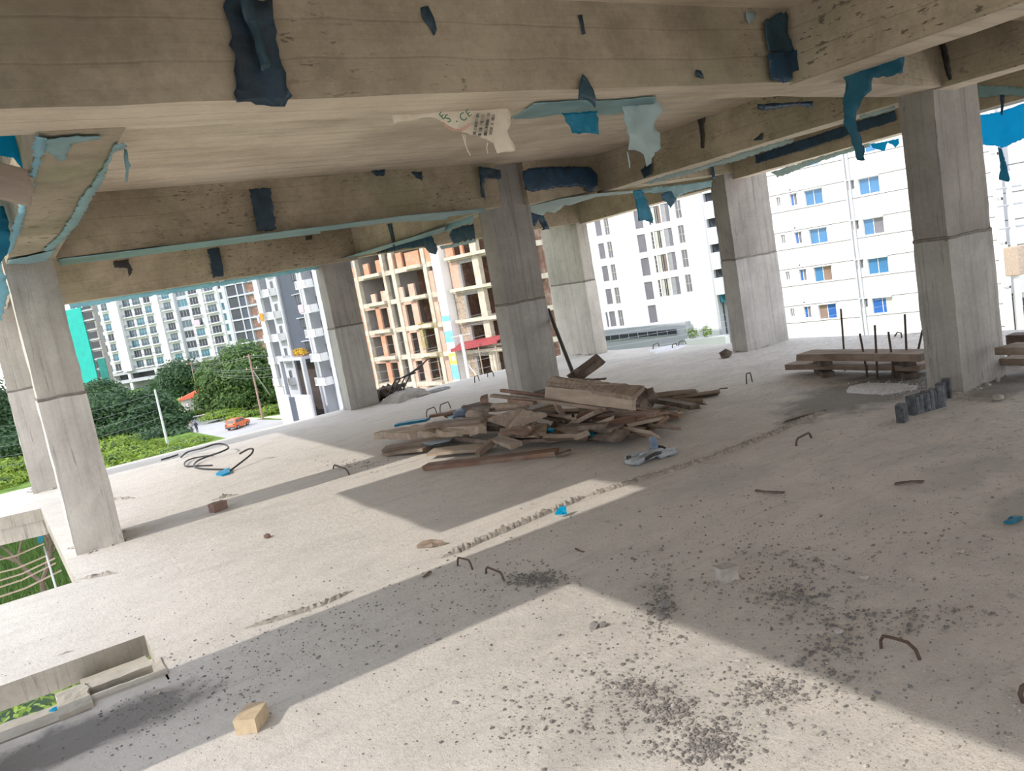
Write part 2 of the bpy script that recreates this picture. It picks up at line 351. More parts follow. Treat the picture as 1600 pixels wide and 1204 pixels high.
def column(x0, x1, y0, y1, top, label, joint=1.28, mat='column'):
    """two lifts of concrete meeting at a rough construction joint"""
    e = empty('concrete_column', ((x0 + x1) / 2, (y0 + y1) / 2, 0), label, 'column', 'bare concrete columns', 0, 'thing')
    w = (x1 - x0) / 2; d = (y1 - y0) / 2
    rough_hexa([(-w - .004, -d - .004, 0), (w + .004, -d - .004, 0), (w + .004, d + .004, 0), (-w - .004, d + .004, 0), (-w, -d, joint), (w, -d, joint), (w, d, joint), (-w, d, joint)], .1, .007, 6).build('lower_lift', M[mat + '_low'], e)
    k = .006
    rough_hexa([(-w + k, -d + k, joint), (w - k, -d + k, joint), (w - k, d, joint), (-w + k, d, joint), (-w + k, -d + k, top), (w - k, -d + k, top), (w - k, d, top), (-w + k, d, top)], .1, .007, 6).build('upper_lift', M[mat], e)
    mb = MB(); n = 46; vs = []; per = 4 * (w + d)
    def at(s, o, z):
        s = s % per
        if s < 2 * w: return (-w + s, -d - o, z)
        s -= 2 * w
        if s < 2 * d: return (w + o, -d + s, z)
        s -= 2 * d
        if s < 2 * w: return (w - s, d + o, z)
        return (-w - o, d - (s - 2 * w), z)
    for i in range(n):
        s = i * per / n; q = noise.noise(Vector((s * 6, x0, y0)))
        for o, z in ((-.02, joint - .022 + q * .01), (.006 + .006 * q, joint - .008 + q * .012), (.006 + .004 * q, joint + .008 + q * .012), (-.02, joint + .022 + q * .01)): vs.append(at(s, o, z))
    mb.add(vs, [(i * 4 + k, ((i + 1) % n) * 4 + k, ((i + 1) % n) * 4 + k + 1, i * 4 + k + 1) for i in range(n) for k in range(3)])
    mb.build('joint_seam', M['seam'], e)
    mb = MB()
    for i in range(int(per * 9)):
        s = random.uniform(0, per); q = at(s, random.uniform(0, .06), 0)
        mb.lump((q[0], q[1], .004), random.uniform(.008, .026), i, .5, 1, 0, (1.3, 1.3, .7))
    mb.build('mortar_skirt', M['stone'], e)
    return e
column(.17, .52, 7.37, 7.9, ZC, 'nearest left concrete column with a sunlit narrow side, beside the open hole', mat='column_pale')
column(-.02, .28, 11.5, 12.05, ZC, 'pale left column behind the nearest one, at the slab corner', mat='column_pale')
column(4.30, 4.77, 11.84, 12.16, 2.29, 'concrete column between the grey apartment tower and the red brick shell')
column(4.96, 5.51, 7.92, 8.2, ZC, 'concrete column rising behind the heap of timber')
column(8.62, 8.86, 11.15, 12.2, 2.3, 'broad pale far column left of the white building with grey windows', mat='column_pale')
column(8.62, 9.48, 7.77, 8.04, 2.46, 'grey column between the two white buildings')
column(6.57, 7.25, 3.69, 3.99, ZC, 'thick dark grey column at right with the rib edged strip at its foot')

# the shaft opening in the foreground: a cast trough inside it
s = empty('duct_trough', (0, 4.5, -.05), 'low cast concrete trough sitting in the slot at lower left', 'trough', None, 0, 'thing')
def loc(mb): mb.v = [(v[0], v[1] - 4.5, v[2] + .05) for v in mb.v]; return mb
loc(rough_hexa(corners([(-.02, 4.36), (.31, 4.36), (.31, 4.45), (-.02, 4.45)], -.2, .01), .04, .004, 14)).build('back_rim', M['shaft'], s)
loc(rough_hexa(corners([(0, 4.20), (.345, 4.19), (.345, 4.255), (0, 4.262)], -.2, .012), .04, .004, 14)).build('front_rim', M['shaft'], s)
loc(rough_hexa(corners([(.295, 4.255), (.345, 4.25), (.345, 4.45), (.295, 4.45)], -.2, .008), .04, .004, 14)).build('end_block', M['shaft'], s)
loc(rough_hexa(corners([(-.13, 4.12), (.01, 4.14), (.0, 4.44), (-.13, 4.44)], -.16, .02), .03, .012, 16)).build('mortar_block', M['shaft'], s)
loc(rough_hexa(corners([(-.02, 4.74), (.31, 4.74), (.31, 4.86), (-.02, 4.86)], -.2, -.11), .05, .005, 14)).build('inner_ledge', M['shaft'], s)
loc(MB().box(-.1, .3, 4.2, 4.47, -.3, -.26)).build('bottom', M['wet'], s)
for i, (a, b, lab) in enumerate((((-.9, 3.99), (-.1, 4.2), 'pale mortar kerb along the near edge of the lower left slot'),)):
    o = rough_hexa(corners([(-1.4, 4.14), (-.125, 4.13), (-.125, 4.33), (-1.4, 4.34)], -.14, .004), .06, .008, 9).build('mortar_kerb', M['shaft']); base_at(o, (-.6, 4.15, 0))
    tag(o, lab, 'kerb')

# rough ridges and grooves left in the slab by the formwork
def ridge(pts, wd, h, label, cat='ridge'):
    P = []
    for a, b in zip(pts, pts[1:]):
        A, B = G(*a), G(*b); n = max(2, int((B - A).length / .018))
        P += [A.lerp(B, i / n) for i in range(n)]
    P.append(G(*pts[-1])); mb = MB(); vs = []; L = len(P)
    for i, q in enumerate(P):
        tt = (P[min(i + 1, L - 1)] - P[max(i - 1, 0)]).normalized(); s_ = Vector((-tt.y, tt.x, 0)); e = min(1, min(i, L - 1 - i) / 6 + .12)
        for k, (o, hh) in enumerate(((-1, -.004), (-.55, .75), (0, 1), (.5, .6), (1, -.004))):
            nz = noise.noise(q * 22 + Vector((k * 3, 0, 0)))
            vs.append(q + s_ * (o * wd * e * (1 + .35 * nz)) + Vector((0, 0, max(-.004, hh * h * e * (1 + 1.3 * noise.noise(q * 48 + Vector((k * .5, 5, 0))))) if hh > 0 else hh)))
    mb.add(vs, [(i * 5 + k, i * 5 + k + 1, (i + 1) * 5 + k + 1, (i + 1) * 5 + k) for i in range(L - 1) for k in range(4)])
    o = mb.build('mortar_ridge', M['ridge']); base_at(o, P[L // 2]); return tag(o, label, cat, 'rough mortar ridges on the slab')
ridge([(690, 872), (775, 835), (850, 803), (915, 776)], .035, .032, 'rough sunlit mortar ridge ending at the blue scrap in mid slab')
ridge([(915, 776), (980, 755), (1045, 736), (1120, 712), (1200, 680), (1290, 642)], .045, .022, 'long shaded mortar ridge running from the blue scrap towards the damp patch')
ridge([(382, 982), (440, 965), (500, 945), (552, 922)], .035, .018, 'short rough mortar ridge on the sunlit slab at left centre')
ridge([(125, 905), (165, 897), (186, 895)], .04, .02, 'small mortar ridge beside the corner of the open hole')
ridge([(215, 1095), (245, 1082), (275, 1075)], .03, .012, 'dark smear ridge in front of the cast trough')
ridge([(150, 782), (185, 780), (213, 778)], .03, .02, 'tiny mortar ridge right of the nearest left column')
ridge([(330, 782), (352, 776), (375, 772)], .03, .022, 'tiny dark ridge along the column shadow')
ridge([(90, 1024), (105, 1019), (117, 1016)], .02, .014, 'tiny mortar scar above the lower left slot')

column(8.75, 9.3, -1.2, -.9, ZC, 'column standing beyond the right edge of the view')
column(3.9, 4.5, -6.2, -5.9, ZC, 'column standing behind the camera')
# ------------------------------------------------------------------ ground, road and the buildings across the street
GZ = -13.0
def ground_mat():
    t = NT('rough_grass_ground'); p = t.pos(); f = t.noise(p, .35, 6, .65); g = t.noise(p, 4, 6, .7)
    c = t.ramp(t.math('ADD', t.math('MULTIPLY', f, .6), t.math('MULTIPLY', g, .4)), [(.36, (.045, .085, .018)), (.52, (.13, .22, .03)), (.66, (.24, .28, .07))])
    t.col(c); t.bump(g, 1, .2); return t.fin(.95)
M['grass'] = ground_mat()
M['asphalt'] = simple('dusty_road', (.36, .35, .345), .95, .08, .5)
M['verge'] = simple('sandy_verge', (.52, .47, .37), .95, .12, .6)
g = MB(); g.box(-250, 420, 14, 520, GZ - .5, GZ); struct(g.build('ground', M['grass']))
def flat(name, pts, z, mat, label, cat):
    m = MB(); m.prism([(x, y) for x, y in pts], GZ - .02, z); o = m.build(name, mat); return struct(o)
flat('road', [(21.6, 126), (23.2, 104), (24.5, 60), (24.5, 10), (36, 10), (36.2, 60), (34.6, 100), (32.6, 112), (30.0, 124), (27.6, 143), (26.3, 164), (25.2, 185), (19, 230), (11, 230), (17, 180), (20.5, 150)], GZ + .03, M['asphalt'], '', '')
flat('pavement', [(36, 10), (42, 10), (42, 108), (38.5, 118), (34.2, 121), (31.2, 124), (32.8, 112.3), (34.8, 100), (36.2, 60)], GZ + .12, M['verge'], '', '')
flat('road_edge', [(27.6, 143), (26.3, 164), (25.2, 185), (25.9, 185), (27.1, 164), (28.4, 143), (30.9, 124), (30.0, 124)], GZ + .06, M['verge'], '', '')

def facade(name, az, d, u0, u1, label, cat='building', group=None):
    """Empty at the base of a street front; local x runs along the front, local y into the building"""
    a = R(az); t = Vector((math.sin(a), -math.cos(a), 0)); n = Vector((math.cos(a), math.sin(a), 0)); um = (u0 + u1) / 2
    e = empty(name, n * d + t * um + Vector((0, 0, GZ)), label, cat, group, R(az - 90)); e['um'] = um
    return e
class FB:
    """builder in facade coordinates: u along the front, y depth, z height above our slab"""
    def __init__(s, e): s.e = e; s.um = e['um']; del e['um']
    def mb(s): return MB()
    def bx(s, m, u0, u1, y0, y1, z0, z1, mi=0): return m.box(u0 - s.um, u1 - s.um, y0, y1, z0 - GZ, z1 - GZ, mi)
    def part(s, name, mat, boxes, parent=None, **k):
        m = MB()
        for b in boxes: s.bx(m, *b)
        o = m.build(name, mat, parent or s.e, **k); return o
    def wall(s, name, mat, u0, u1, z0, z1, holes, y0=0, th=.25, parent=None):
        us = sorted({u0, u1, *[h[0] for h in holes], *[h[1] for h in holes]}); zs = sorted({z0, z1, *[h[2] for h in holes], *[h[3] for h in holes]})
        us = [u for u in us if u0 <= u <= u1]; zs = [z for z in zs if z0 <= z <= z1]
        m = MB()
        for zi in range(len(zs) - 1):
            run = None
            for ui in range(len(us)):
                solid = False
                if ui < len(us) - 1:
                    cu, cz = (us[ui] + us[ui + 1]) / 2, (zs[zi] + zs[zi + 1]) / 2
                    solid = not any(h[0] < cu < h[1] and h[2] < cz < h[3] for h in holes)
                if solid and run is None: run = us[ui]
                if not solid and run is not None: s.bx(m, run, us[ui], y0, y0 + th, zs[zi], zs[zi + 1]); run = None
        return m.build(name, mat, parent or s.e)
    def window(s, u0, u1, z0, z1, frame, glass, y=.1, nv=1, nh=0, fw=.05, bars=False, label=None, split=None):
        m = MB(); a = (u0, u1, z0, z1)
        for b in ((u0, u0 + fw, z0, z1), (u1 - fw, u1, z0, z1), (u0, u1, z0, z0 + fw), (u0, u1, z1 - fw, z1)): s.bx(m, b[0], b[1], y, y + .06, b[2], b[3])
        for i in range(1, nv + 1):
            if nv: x = u0 + (u1 - u0) * i / (nv + 1); s.bx(m, x - fw / 2, x + fw / 2, y, y + .06, z0, z1)
        for i in range(1, nh + 1): z = z0 + (z1 - z0) * i / (nh + 1); s.bx(m, u0, u1, y, y + .06, z - fw / 2, z + fw / 2)
        o = m.build('window', frame, s.e)
        if label: o['label'] = label
        gs = glass if isinstance(glass, (list, tuple)) else [glass]; k = len(gs)
        for i, gm in enumerate(gs):
            s.part('pane', gm, [(u0 + (u1 - u0) * i / k, u0 + (u1 - u0) * (i + 1) / k, y + .03, y + .05, z0, z1)], o)
        return o
def glass(name, c, rough=.12, spec=.6): return simple(name, c, rough, .12, .7, 0, spec)
M['g_blue'] = glass('blue_tinted_glass', (.05, .17, .34)); M['g_blue2'] = glass('deep_blue_curtained_glass', (.03, .11, .36)); M['g_teal'] = glass('teal_glass', (.04, .16, .21))
M['g_grey'] = glass('grey_glass', (.17, .165, .185), .35, .3); M['g_dark'] = glass('dark_glass', (.05, .055, .065), .3, .3); M['curtain'] = simple('beige_curtain', (.50, .48, .43), .9, .1, 3); M['curtain_brown'] = simple('brown_curtain', (.22, .155, .12), .9, .1, 3)
M['g_green'] = glass('green_grey_glass', (.06, .10, .12), .15, .6)
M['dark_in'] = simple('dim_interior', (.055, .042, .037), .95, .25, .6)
M['lightgrey'] = simple('light_grey_paint', (.42, .43, .46), .85, .04, .8); M['slate'] = simple('slate_grey_paint', (.075, .085, .11), .85, .06, .8)
M['groove'] = simple('dark_joint', (.10, .095, .09), .9); M['rail'] = simple('grey_rail', (.30, .31, .33), .6)
M['offwhite'] = simple('creamy_white_paint', (.68, .665, .645), .85, .03, .5)

# ---- A: white block with blue windows, right
A = FB(facade('apartment_block', 16, 66.1, -29.4, -12.3, 'white apartment block with blue windows and thin dark floor lines at right'))
rows = [(7.2, 0), (4.12, 0), (1.03, 1), (-2.03, 2), (-5.12, 3), (-8.2, 4)]
holes = []; wins = []
for zt, r in rows:
    for k, (u0, u1, dz0, dz1) in enumerate(((-28.07, -27.71, -.04, -.76), (-26.88, -26.32, -.02, -.98), (-25.68, -24.26, 0, -1.22), (-22.22, -21.76, .10, -.6), (-21.45, -19.94, .06, -1.18), (-17.2, -15.8, .08, -1.15), (-14.6, -14.1, .1, -.6))):
        holes.append((u0, u1, zt + dz1, zt + dz0)); wins.append((r, k, u0, u1, zt + dz1, zt + dz0))
A.wall('wall', M['offwhite'], -29.4, -12.3, GZ, 12, holes, 0, .3)
A.part('end_wall', M['offwhite'], [(-29.4, -12.3, 9, 9.3, GZ, 12), (-12.6, -12.3, .3, 9, GZ, 12), (-29.4, -29.1, .3, 9, GZ, 12)])
A.part('roof', M['offwhite'], [(-29.4, -12.3, 0, 9.3, 12, 12.3)])
pal = {2: [[M['g_blue'], M['g_blue']], [M['g_blue'], M['g_blue']], [M['g_blue'], M['curtain_brown']], [M['curtain_brown'], M['g_blue2']], [M['g_teal'], M['g_teal']]], 4: [[M['g_blue'], M['g_blue']], [M['g_blue'], M['g_grey']], [M['g_blue'], M['g_blue']], [M['g_blue2'], M['g_blue2'], M['curtain']], [M['g_teal'], M['g_teal']]]}
for r, k, u0, u1, z0, z1 in wins:
    gl = pal[k][min(r, 4)] if k in pal else ([M['g_grey']] if k in (0, 3, 6) else [M['g_blue2'], M['g_grey']] if k == 1 else [M['g_blue'], M['g_teal']])
    A.window(u0, u1, z0, z1, M['offwhite'], gl, .12, 1 if u1 - u0 > .5 else 1, 0, .045)
for zt, r in rows:
    for z, us in ((zt + .14, ((-24.2, -22.45), (-27.7, -25.7), (-19.9, -12.3), (-29.4, -27.7), (-21.4, -19.9), (-25.7, -24.2))), (zt - 1.3, ((-29.4, -22.45), (-22.05, -12.3)))):
        A.part('floor_line', M['groove'], [(a, b, -.035, 0, z - .022, z + .022) for a, b in us])
    for b in [(-25.75, -24.2, -.3, 0, zt + .02, zt + .1), (-26.95, -26.25, -.2, 0, zt + .0, zt + .07), (-21.5, -19.9, -.3, 0, zt + .08, zt + .16), (-22.28, -21.7, -.2, 0, zt + .12, zt + .18)]: A.part('sunshade', M['offwhite'], [b])
    A.part('vent', M['groove'], [(-26.85, -26.72, -.02, .02, zt + .28, zt + .4)])
for u in (-22.42, -22.12): A.part('drain_pipe', M['lightgrey'], [(u, u + .14, -.16, -.02, GZ, 12)])
for i, z in enumerate((7, 3.9, .8, -2.3, -5.4)): A.part('corner_fin', M['offwhite'], [(-12.5, -12.05 + .05 * (i % 2), -.35, .3, z - 2.9, z)])
A2 = FB(facade('apartment_wing', 16, 67.2, -12.25, -9.3, 'grey panelled wing beside the striped white block at the right edge'))
A2.part('wall', M['lightgrey'], [(-12.2, -9.6, 0, 6, -5.9, 12)])
for z in (7.2, 4.9, 3.1, 1.2, -.7, -2.5, -4.2): A2.part('panel_joint', M['groove'], [(-12.2, -9.6, -.03, 0, z, z + .05)])
A2.part('lower_wall', M['offwhite'], [(-12.2, -9.0, .5, 6, GZ, -5.9)])
A2.window(-11.9, -10.6, -8.2, -6.3, M['rail'], M['g_dark'], .42, 2, 2)
A3 = FB(facade('balcony_tower', 16, 74, -12.5, -2, 'white tower with stacked balconies cut by the right edge of the view'))
holes = [(-9.6 + .2, -8.2, z, z + 1.9) for z in (10, 6.8, 3.6, .4, -2.8)] + [(-7.4, -5.6, z, z + 1.9) for z in (10, 6.8, 3.6, .4, -2.8)]
A3.wall('wall', M['white'], -9.7, -2, GZ, 15, holes, 0, .3)
A3.part('back_wall', M['white'], [(-9.7, -2, 6, 6.3, GZ, 15)])
for u0, u1, z0, z1 in holes: A3.window(u0, u1, z0, z1, M['rail'], M['g_dark'], .12, 1, 0)
for z in (9.6, 6.4, 3.2, 0, -3.2):
    b = A3.part('balcony', M['white'], [(-10.3, -8.0, -1.1, 0, z - .15, z), (-10.3, -8.0, -1.1, -1.0, z, z + .45), (-10.3, -10.2, -1.1, 0, z, z + .45)])
    A3.part('railing', M['rail'], [(-10.3 + .2 * i, -10.27 + .2 * i, -1.07, -1.04, z + .45, z + 1.0) for i in range(12)] + [(-10.3, -8, -1.07, -1.04, z + .97, z + 1.0)], b)

# ---- B: white block with tall grey windows
Bf = FB(facade('apartment_block', 17, 91, -63, -45.8, 'white block with tall narrow grey windows between the two far columns'))
rows = [9.8, 6.72, 3.68, .68, -2.4, -5.43]
cols = [(-61.38, -60.46, -2.05, 0, 'g_grey'), (-59.98, -59.25, -2.13, .02, 'g_mull'), (-55.32, -54.12, -2.14, .14, 'g_grey'), (-53.29, -52.97, -1.98, .2, 'g_side'), (-52.8, -51.55, -2.0, .22, 'g_cur'), (-51.38, -50.25, -1.98, .28, 'g_sheer'), (-49.42, -48.6, -1.86, .32, 'g_mull')]
holes = []; ws = []
for r, z in enumerate(rows):
    for k, cdef in enumerate(cols):
        if r == 5 and k in (3, 4, 5, 6): continue
        holes.append((cdef[0], cdef[1], z + cdef[2], z + cdef[3])); ws.append((r, k, holes[-1]))
holes.append((-61.95, -61.62, -7.5, -5.45)); ws.append((5, 9, holes[-1]))
Bf.wall('wall', M['white'], -63, -45.8, GZ, 13, holes, 0, .25)
Bf.part('end_wall', M['white'], [(-63, -62.75, .25, 8, GZ, 13), (-46.05, -45.8, .25, 8, GZ, 13), (-63, -45.8, 8, 8.3, GZ, 13)])
M['sheer'] = simple('sheer_curtain_glass', (.30, .30, .31), .5, .1, 3)
for r, k, (u0, u1, z0, z1) in ws:
    kind = cols[k][4] if k < 9 else 'g_grey'
    if kind == 'g_mull': Bf.window(u0, u1, z0, z1, M['curtain'], M['g_grey'], .08, 1, 1, .06)
    elif kind == 'g_cur': Bf.window(u0, u1, z0, z1, M['curtain'], [M['curtain'], M['g_dark'], M['curtain_brown'] if r % 2 else M['curtain']], .08, 1, 0, .05)
    elif kind == 'g_sheer': Bf.window(u0, u1, z0, z1, M['lightgrey'], [M['sheer'], M['g_grey']], .08, 0, 0, .04)
    elif kind == 'g_side': Bf.window(u0, u1, z0, z1, M['curtain'], M['g_dark'], .08, 0, 3, .06)
    else: Bf.window(u0, u1, z0, z1, M['lightgrey'], M['g_grey'], .08, 0, 0, .03)
Bf.part('podium', M['lightgrey'], [(-63, -49.6, -1.2, 0, GZ, -7.75)])
pw = Bf.window(-62.3, -50.85, -9.2, -8.45, M['lightgrey'], M['g_dark'], -1.3, 7, 0, .06, label='long dark window strip of the podium')
Bf.part('corner_strip', M['lightgrey'], [(-45.8, -45.45, -.05, 1, GZ, 13)])
for i, z in enumerate((10.2, 7.1, 4.1, 1.05, -1.95, -5.0)):
    b = Bf.part('balcony', M['white'], [(-45.3, -44.3, -.6, .9, z, z + 2.0)])
    Bf.part('balcony_opening', M['g_dark'] if i < 5 else M['g_teal'], [(-45.45, -44.0, .5, 1.4, z - 1.05, z)], b)
Bf.part('side_wall', M['lightgrey'], [(-45.45, -43.2, 1.4, 8, GZ, 13)])
B2 = FB(facade('planter', 17, 84.5, -47.5, -42, 'long white planter with straggly plants below the tall windowed block'))
B2.part('box', M['offwhite'], [(-47.2, -42, 0, .3, GZ, -9.3), (-47.2, -42, 1.0, 1.2, GZ, -9.3), (-47.2, -47, .3, 1, GZ, -9.3), (-47, -42, .3, 1.0, GZ, -9.5)])

# ---- C: unfinished brick and concrete shell
def brick_mat(name, a, b, mortar, sc=1.0):
    t = NT(name); g = t.n('ShaderNodeTexCoord'); mp = t.n('ShaderNodeMapping'); t.l(g.outputs['Object'], mp.inputs[0]); mp.inputs['Rotation'].default_value = (R(90), 0, 0)
    k = t.n('ShaderNodeTexBrick'); t.l(mp.outputs[0], k.inputs[0]); k.inputs['Scale'].default_value = 1
    for nm, v in (('Brick Width', .25), ('Row Height', .085), ('Mortar Size', .012)): k.inputs[nm].default_value = v
    k.inputs['Color1'].default_value = (*a, 1); k.inputs['Color2'].default_value = (*b, 1); k.inputs['Mortar'].default_value = (*mortar, 1)
    f = t.noise(t.pos(), .9, 5, .65)
    t.col(t.mix(t.ramp(f, [(.5, (0, 0, 0)), (.75, (.6, .6, .6))]), k.outputs[0], (.55, .47, .38))); return t.fin(.95)
M['brick_o'] = brick_mat('orange_brickwork', (.46, .16, .075), (.52, .215, .11), (.46, .32, .25))
M['brick_p'] = brick_mat('pink_dusty_brickwork', (.46, .25, .19), (.50, .31, .23), (.48, .38, .31))
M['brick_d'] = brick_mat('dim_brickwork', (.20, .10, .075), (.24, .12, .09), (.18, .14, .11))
M['cast'] = concrete('stained_facade_concrete', (.56, .50, .41), (.40, .345, .27), None, .4)
M['castgrey'] = simple('grey_render', (.27, .25, .24), .95, .12, 1.2)
M['stonewall'] = simple('rubble_stone_wall', (.33, .26, .20), .95, .5, 5)
M['moss'] = simple('mossy_concrete', (.34, .28, .14), .95, .4, 2.5)
C_ = FB(facade('building_shell', 11, 51.7, -80, -54, 'unfinished concrete frame building with brick infill and empty window openings'))
sl = [7.55, 4.42, 1.28, -1.82, -4.87, -7.95, -11.0]
for z in sl:
    C_.part('floor_slab', M['cast'], [(-80, -65.2, -.05, 7.5, z - .5, z), (-77.9, -74.2, -.45, -.05, z - .35, z), (-69.6, -66.7, -.45, -.05, z - .35, z), (-65.2, -54, .2, 7.5, z - .5, z), (-62.7, -56.5, -.5, .2, z - .3, z)])
for u0, u1, y0 in ((-79.35, -78.95, -.12), (-74.05, -73.6, -.12), (-72.4, -71.75, -.12), (-66.75, -66.15, -.12), (-59.2, -58.3, .05), (-56, -55.4, .05)):
    C_.part('frame_column', M['cast'], [(u0, u1, y0, y0 + .5, GZ, 9)])
C_.part('tower_column', M['offwhite'], [(-64.35, -63.1, -.75, .3, GZ, 9)])
# party walls seen at an angle through the bays, back and inner walls
C_.part('return_wall', M['castgrey'], [(u - .12, u + .12, .35, 3.2, GZ, 9) for u in (-79.1, -73.8)], None)
C_.part('return_wall', M['castgrey'], [(-72.2, -72.0, .35, 3.0, GZ, 9)])
C_.part('return_wall', M['castgrey'], [(-66.5, -66.3, .35, 2.6, GZ, 9)])
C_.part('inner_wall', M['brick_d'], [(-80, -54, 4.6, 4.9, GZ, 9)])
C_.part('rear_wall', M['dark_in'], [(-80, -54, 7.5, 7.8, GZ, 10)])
C_.part('end_wall', M['brick_o'], [(-80, -79.75, .3, 7.5, GZ, 9)])
for z in sl[2:]:
    zt = z + 2.6; low = z == 1.28
    if not low:
        for u0, u1, m_ in ((-80, -79.35, 'brick_o'), (-76.85, -76.0, 'brick_o'), (-74.6, -74.05, 'brick_p'), (-71.75, -71.2, 'brick_p'), (-70.0, -68.95, 'brick_p'), (-66.15, -65.4, 'brick_p')):
            C_.part('brick_pier', M[m_], [(u0, u1, 0, .22, z, zt)])
        for b in [(-78.9, -74.05, 0, .22, zt - .28, zt), (-71.7, -69, 0, .22, zt - .3, zt), (-66.1, -64.3, 0, .22, zt - .45, zt)]: C_.part('lintel_wall', M['brick_p'], [b])
    else:
        for u0, u1, h in ((-80, -79.35, 2.6), (-77.2, -76.3, .95), (-75.2, -74.2, 1.1), (-71.75, -71.0, 1.15), (-70.0, -69.0, 1.3), (-66.15, -65.4, 2.2)):
            C_.part('brick_pier', M['brick_p'], [(u0, u1, 0, .22, z, z + h)])
    C_.part('brick_pier', M['brick_p' if z > 0 else 'stonewall'], [(-63.0, -61.6, .25, .5, z, zt)])
    C_.part('door_frame', M['castgrey'], [(-61.6, -61.25, .2, .45, z, zt - .25), (-61.6, -59.2, .2, .45, zt - .3, zt)])
for u0, u1, h in ((-80, -79.35, 1.2), (-77.6, -76.6, 1.25), (-75.1, -74.2, 1.35), (-72.7, -71.7, 1.5), (-71.2, -70.2, 1.6), (-69.6, -67.2, 1.4), (-66.2, -65.3, 1.6), (-62.9, -61.7, 1.8), (-60.6, -60.2, 1.3)):
    C_.part('brick_pier', M['brick_o'], [(u0, u1, 0, .22, 4.42, 4.42 + h)])
C_.part('mossy_pier', M['moss'], [(-69.3, -68.7, -.16, .2, -4.4, -1.6), (-69.3, -66.2, -.16, .2, -2.3, -1.75), (-69.3, -66.2, -.16, .2, -5.4, -4.85)])
C_.part('prop', M['wood_pale'], [(-67.9, -67.75, .4, .55, -7.95, -5.2)])
for z0, z1, m_ in ((-1.75, -1.2, 'g_sky'), (-2.7, -1.75, 'white'), (-3.9, -2.75, 'g_sky'), (-4.8, -3.9, 'white'), (-6.15, -5.0, 'yellow'), (-7.7, -6.2, 'g_sky')):
    if m_ not in M: M[m_] = simple({'g_sky': 'sky_blue_paint', 'yellow': 'yellow_paint'}[m_], {'g_sky': (.18, .50, .80), 'yellow': (.75, .70, .12)}[m_], .7, .3 if m_ == 'g_sky' else .05, 3)
    C_.part('poster', M[m_], [(-64.36, -63.08, -.78, -.75, z0, z1)])
C_.part('poster', M['white'], [(-63.9, -63.45, -.8, -.78, -5.75, -5.3)])
rd = empty('tin_canopy', (0, 0, 0), 'red tin canopy in front of the brick shell behind the pile column', 'canopy')
a11 = R(11); T11 = Vector((math.sin(a11), -math.cos(a11), 0)); N11 = Vector((math.cos(a11), math.sin(a11), 0))
def P11(u, y, z): return N11 * (51.7 + y) + T11 * u + Vector((0, 0, z))
M['redtin'] = simple('red_tin_sheet', (.30, .055, .06), .6, .15, 3)
m = MB(); q = [P11(-63.2, -1.3, -4.72), P11(-56.2, -1.3, -4.2), P11(-56.2, .1, -3.75), P11(-63.2, .1, -4.2)]
m.hexa(q + [v + Vector((0, 0, .08)) for v in q]); q = [P11(-63.2, -1.34, -4.85), P11(-56.2, -1.34, -4.33), P11(-56.2, -1.28, -4.33), P11(-63.2, -1.28, -4.85)]
m.hexa(q + [v + Vector((0, 0, .35)) for v in q]); o = m.build('roof_sheet', M['redtin'], rd)
m = MB()
for u in (-62.6, -59, -56.6): m.tube([P11(u, -1.25, GZ), P11(u, -1.25, -4.6)], .06)
m.build('post', M['wood_pale'], rd)

# ---- D: grey apartment tower with slate panel
D = FB(facade('apartment_tower', 7.5, 47, -113, -91, 'grey and white apartment tower with a dark slate panel, above the road'))
D.part('wall', M['lightgrey'], [(-112, -110.4, .0, 8, GZ, 11), (-107.2, -103.6, -.1, 8, GZ, 11), (-97, -95.9, -.3, 8, GZ, 11), (-92.8, -91, -.3, 8, GZ, 11), (-112, -91, 8, 8.3, GZ, 11)])
D.part('bay_wall', M['lightgrey'], [(-110.4, -107.2, 1.3, 8, GZ, 11), (-95.9, -92.8, 1.1, 8, GZ, 11)])
D.part('slate_panel', M['slate'], [(-103.6, -97, .15, 8, -3.9, 11)])
D.part('white_strip', M['white'], [(-103.85, -103.6, -.35, .2, -4.3, 11), (-97.0, -96.75, -.45, .1, GZ, 11), (-110.55, -110.3, -.1, .3, GZ, 11)])
for z in (8.1, 5.05, 1.95, -1.1, -4.2, -7.3):
    if z > -4: D.window(-99.5, -97.4, z - 2.3, z - 1.05, M['slate'], M['g_dark'], .05, 2, 0, .08); D.part('sunshade', M['lightgrey'], [(-99.9, -97.2, -.25, .15, z - 1.05, z - .95)])
    for u0, u1, y, nm in ((-110.3, -108.2, .2, 0), (-106.6, -104.4, -.1, 1), (-95.9, -93.0, -.3, 2)):
        b = D.part('balcony', M['white'], [(u0, u1, y - 1.1, y + .2, z - .55, z - .38), (u0 + .7, u1, y - 1.1, y - 1.0, z - .38, z + .45), (u1 - .1, u1, y - 1.1, y, z - .38, z + .45)])
        D.part('railing', M['white'], [(u0 + .03, u0 + .06, y - 1.1 + .15 * i, y - 1.07 + .15 * i, z - .4, z + .5) for i in range(8)] + [(u0, u0 + .08, y - 1.1, y + .1, z + .45, z + .5), (u0, u0 + .7, y - 1.1, y - 1.06, z + .45, z + .5)] + [(u0 + .13 * i, u0 + .03 + .13 * i, y - 1.09, y - 1.06, z - .4, z + .48) for i in range(6)], b)
        D.window(u0 + .7, u0 + 1.5, z - .3, z + 1.45, M['rail'], M['g_dark'], y + (1.0 if nm != 1 else -.08), 1, 0, .06)
D.part('canopy', M['lightgrey'], [(-103.9, -96.7, -2.2, .2, -4.3, -3.95), (-103.9, -103.4, -2.2, -1.7, GZ, -4.3), (-97.2, -96.7, -2.2, -1.7, GZ, -4.3)])
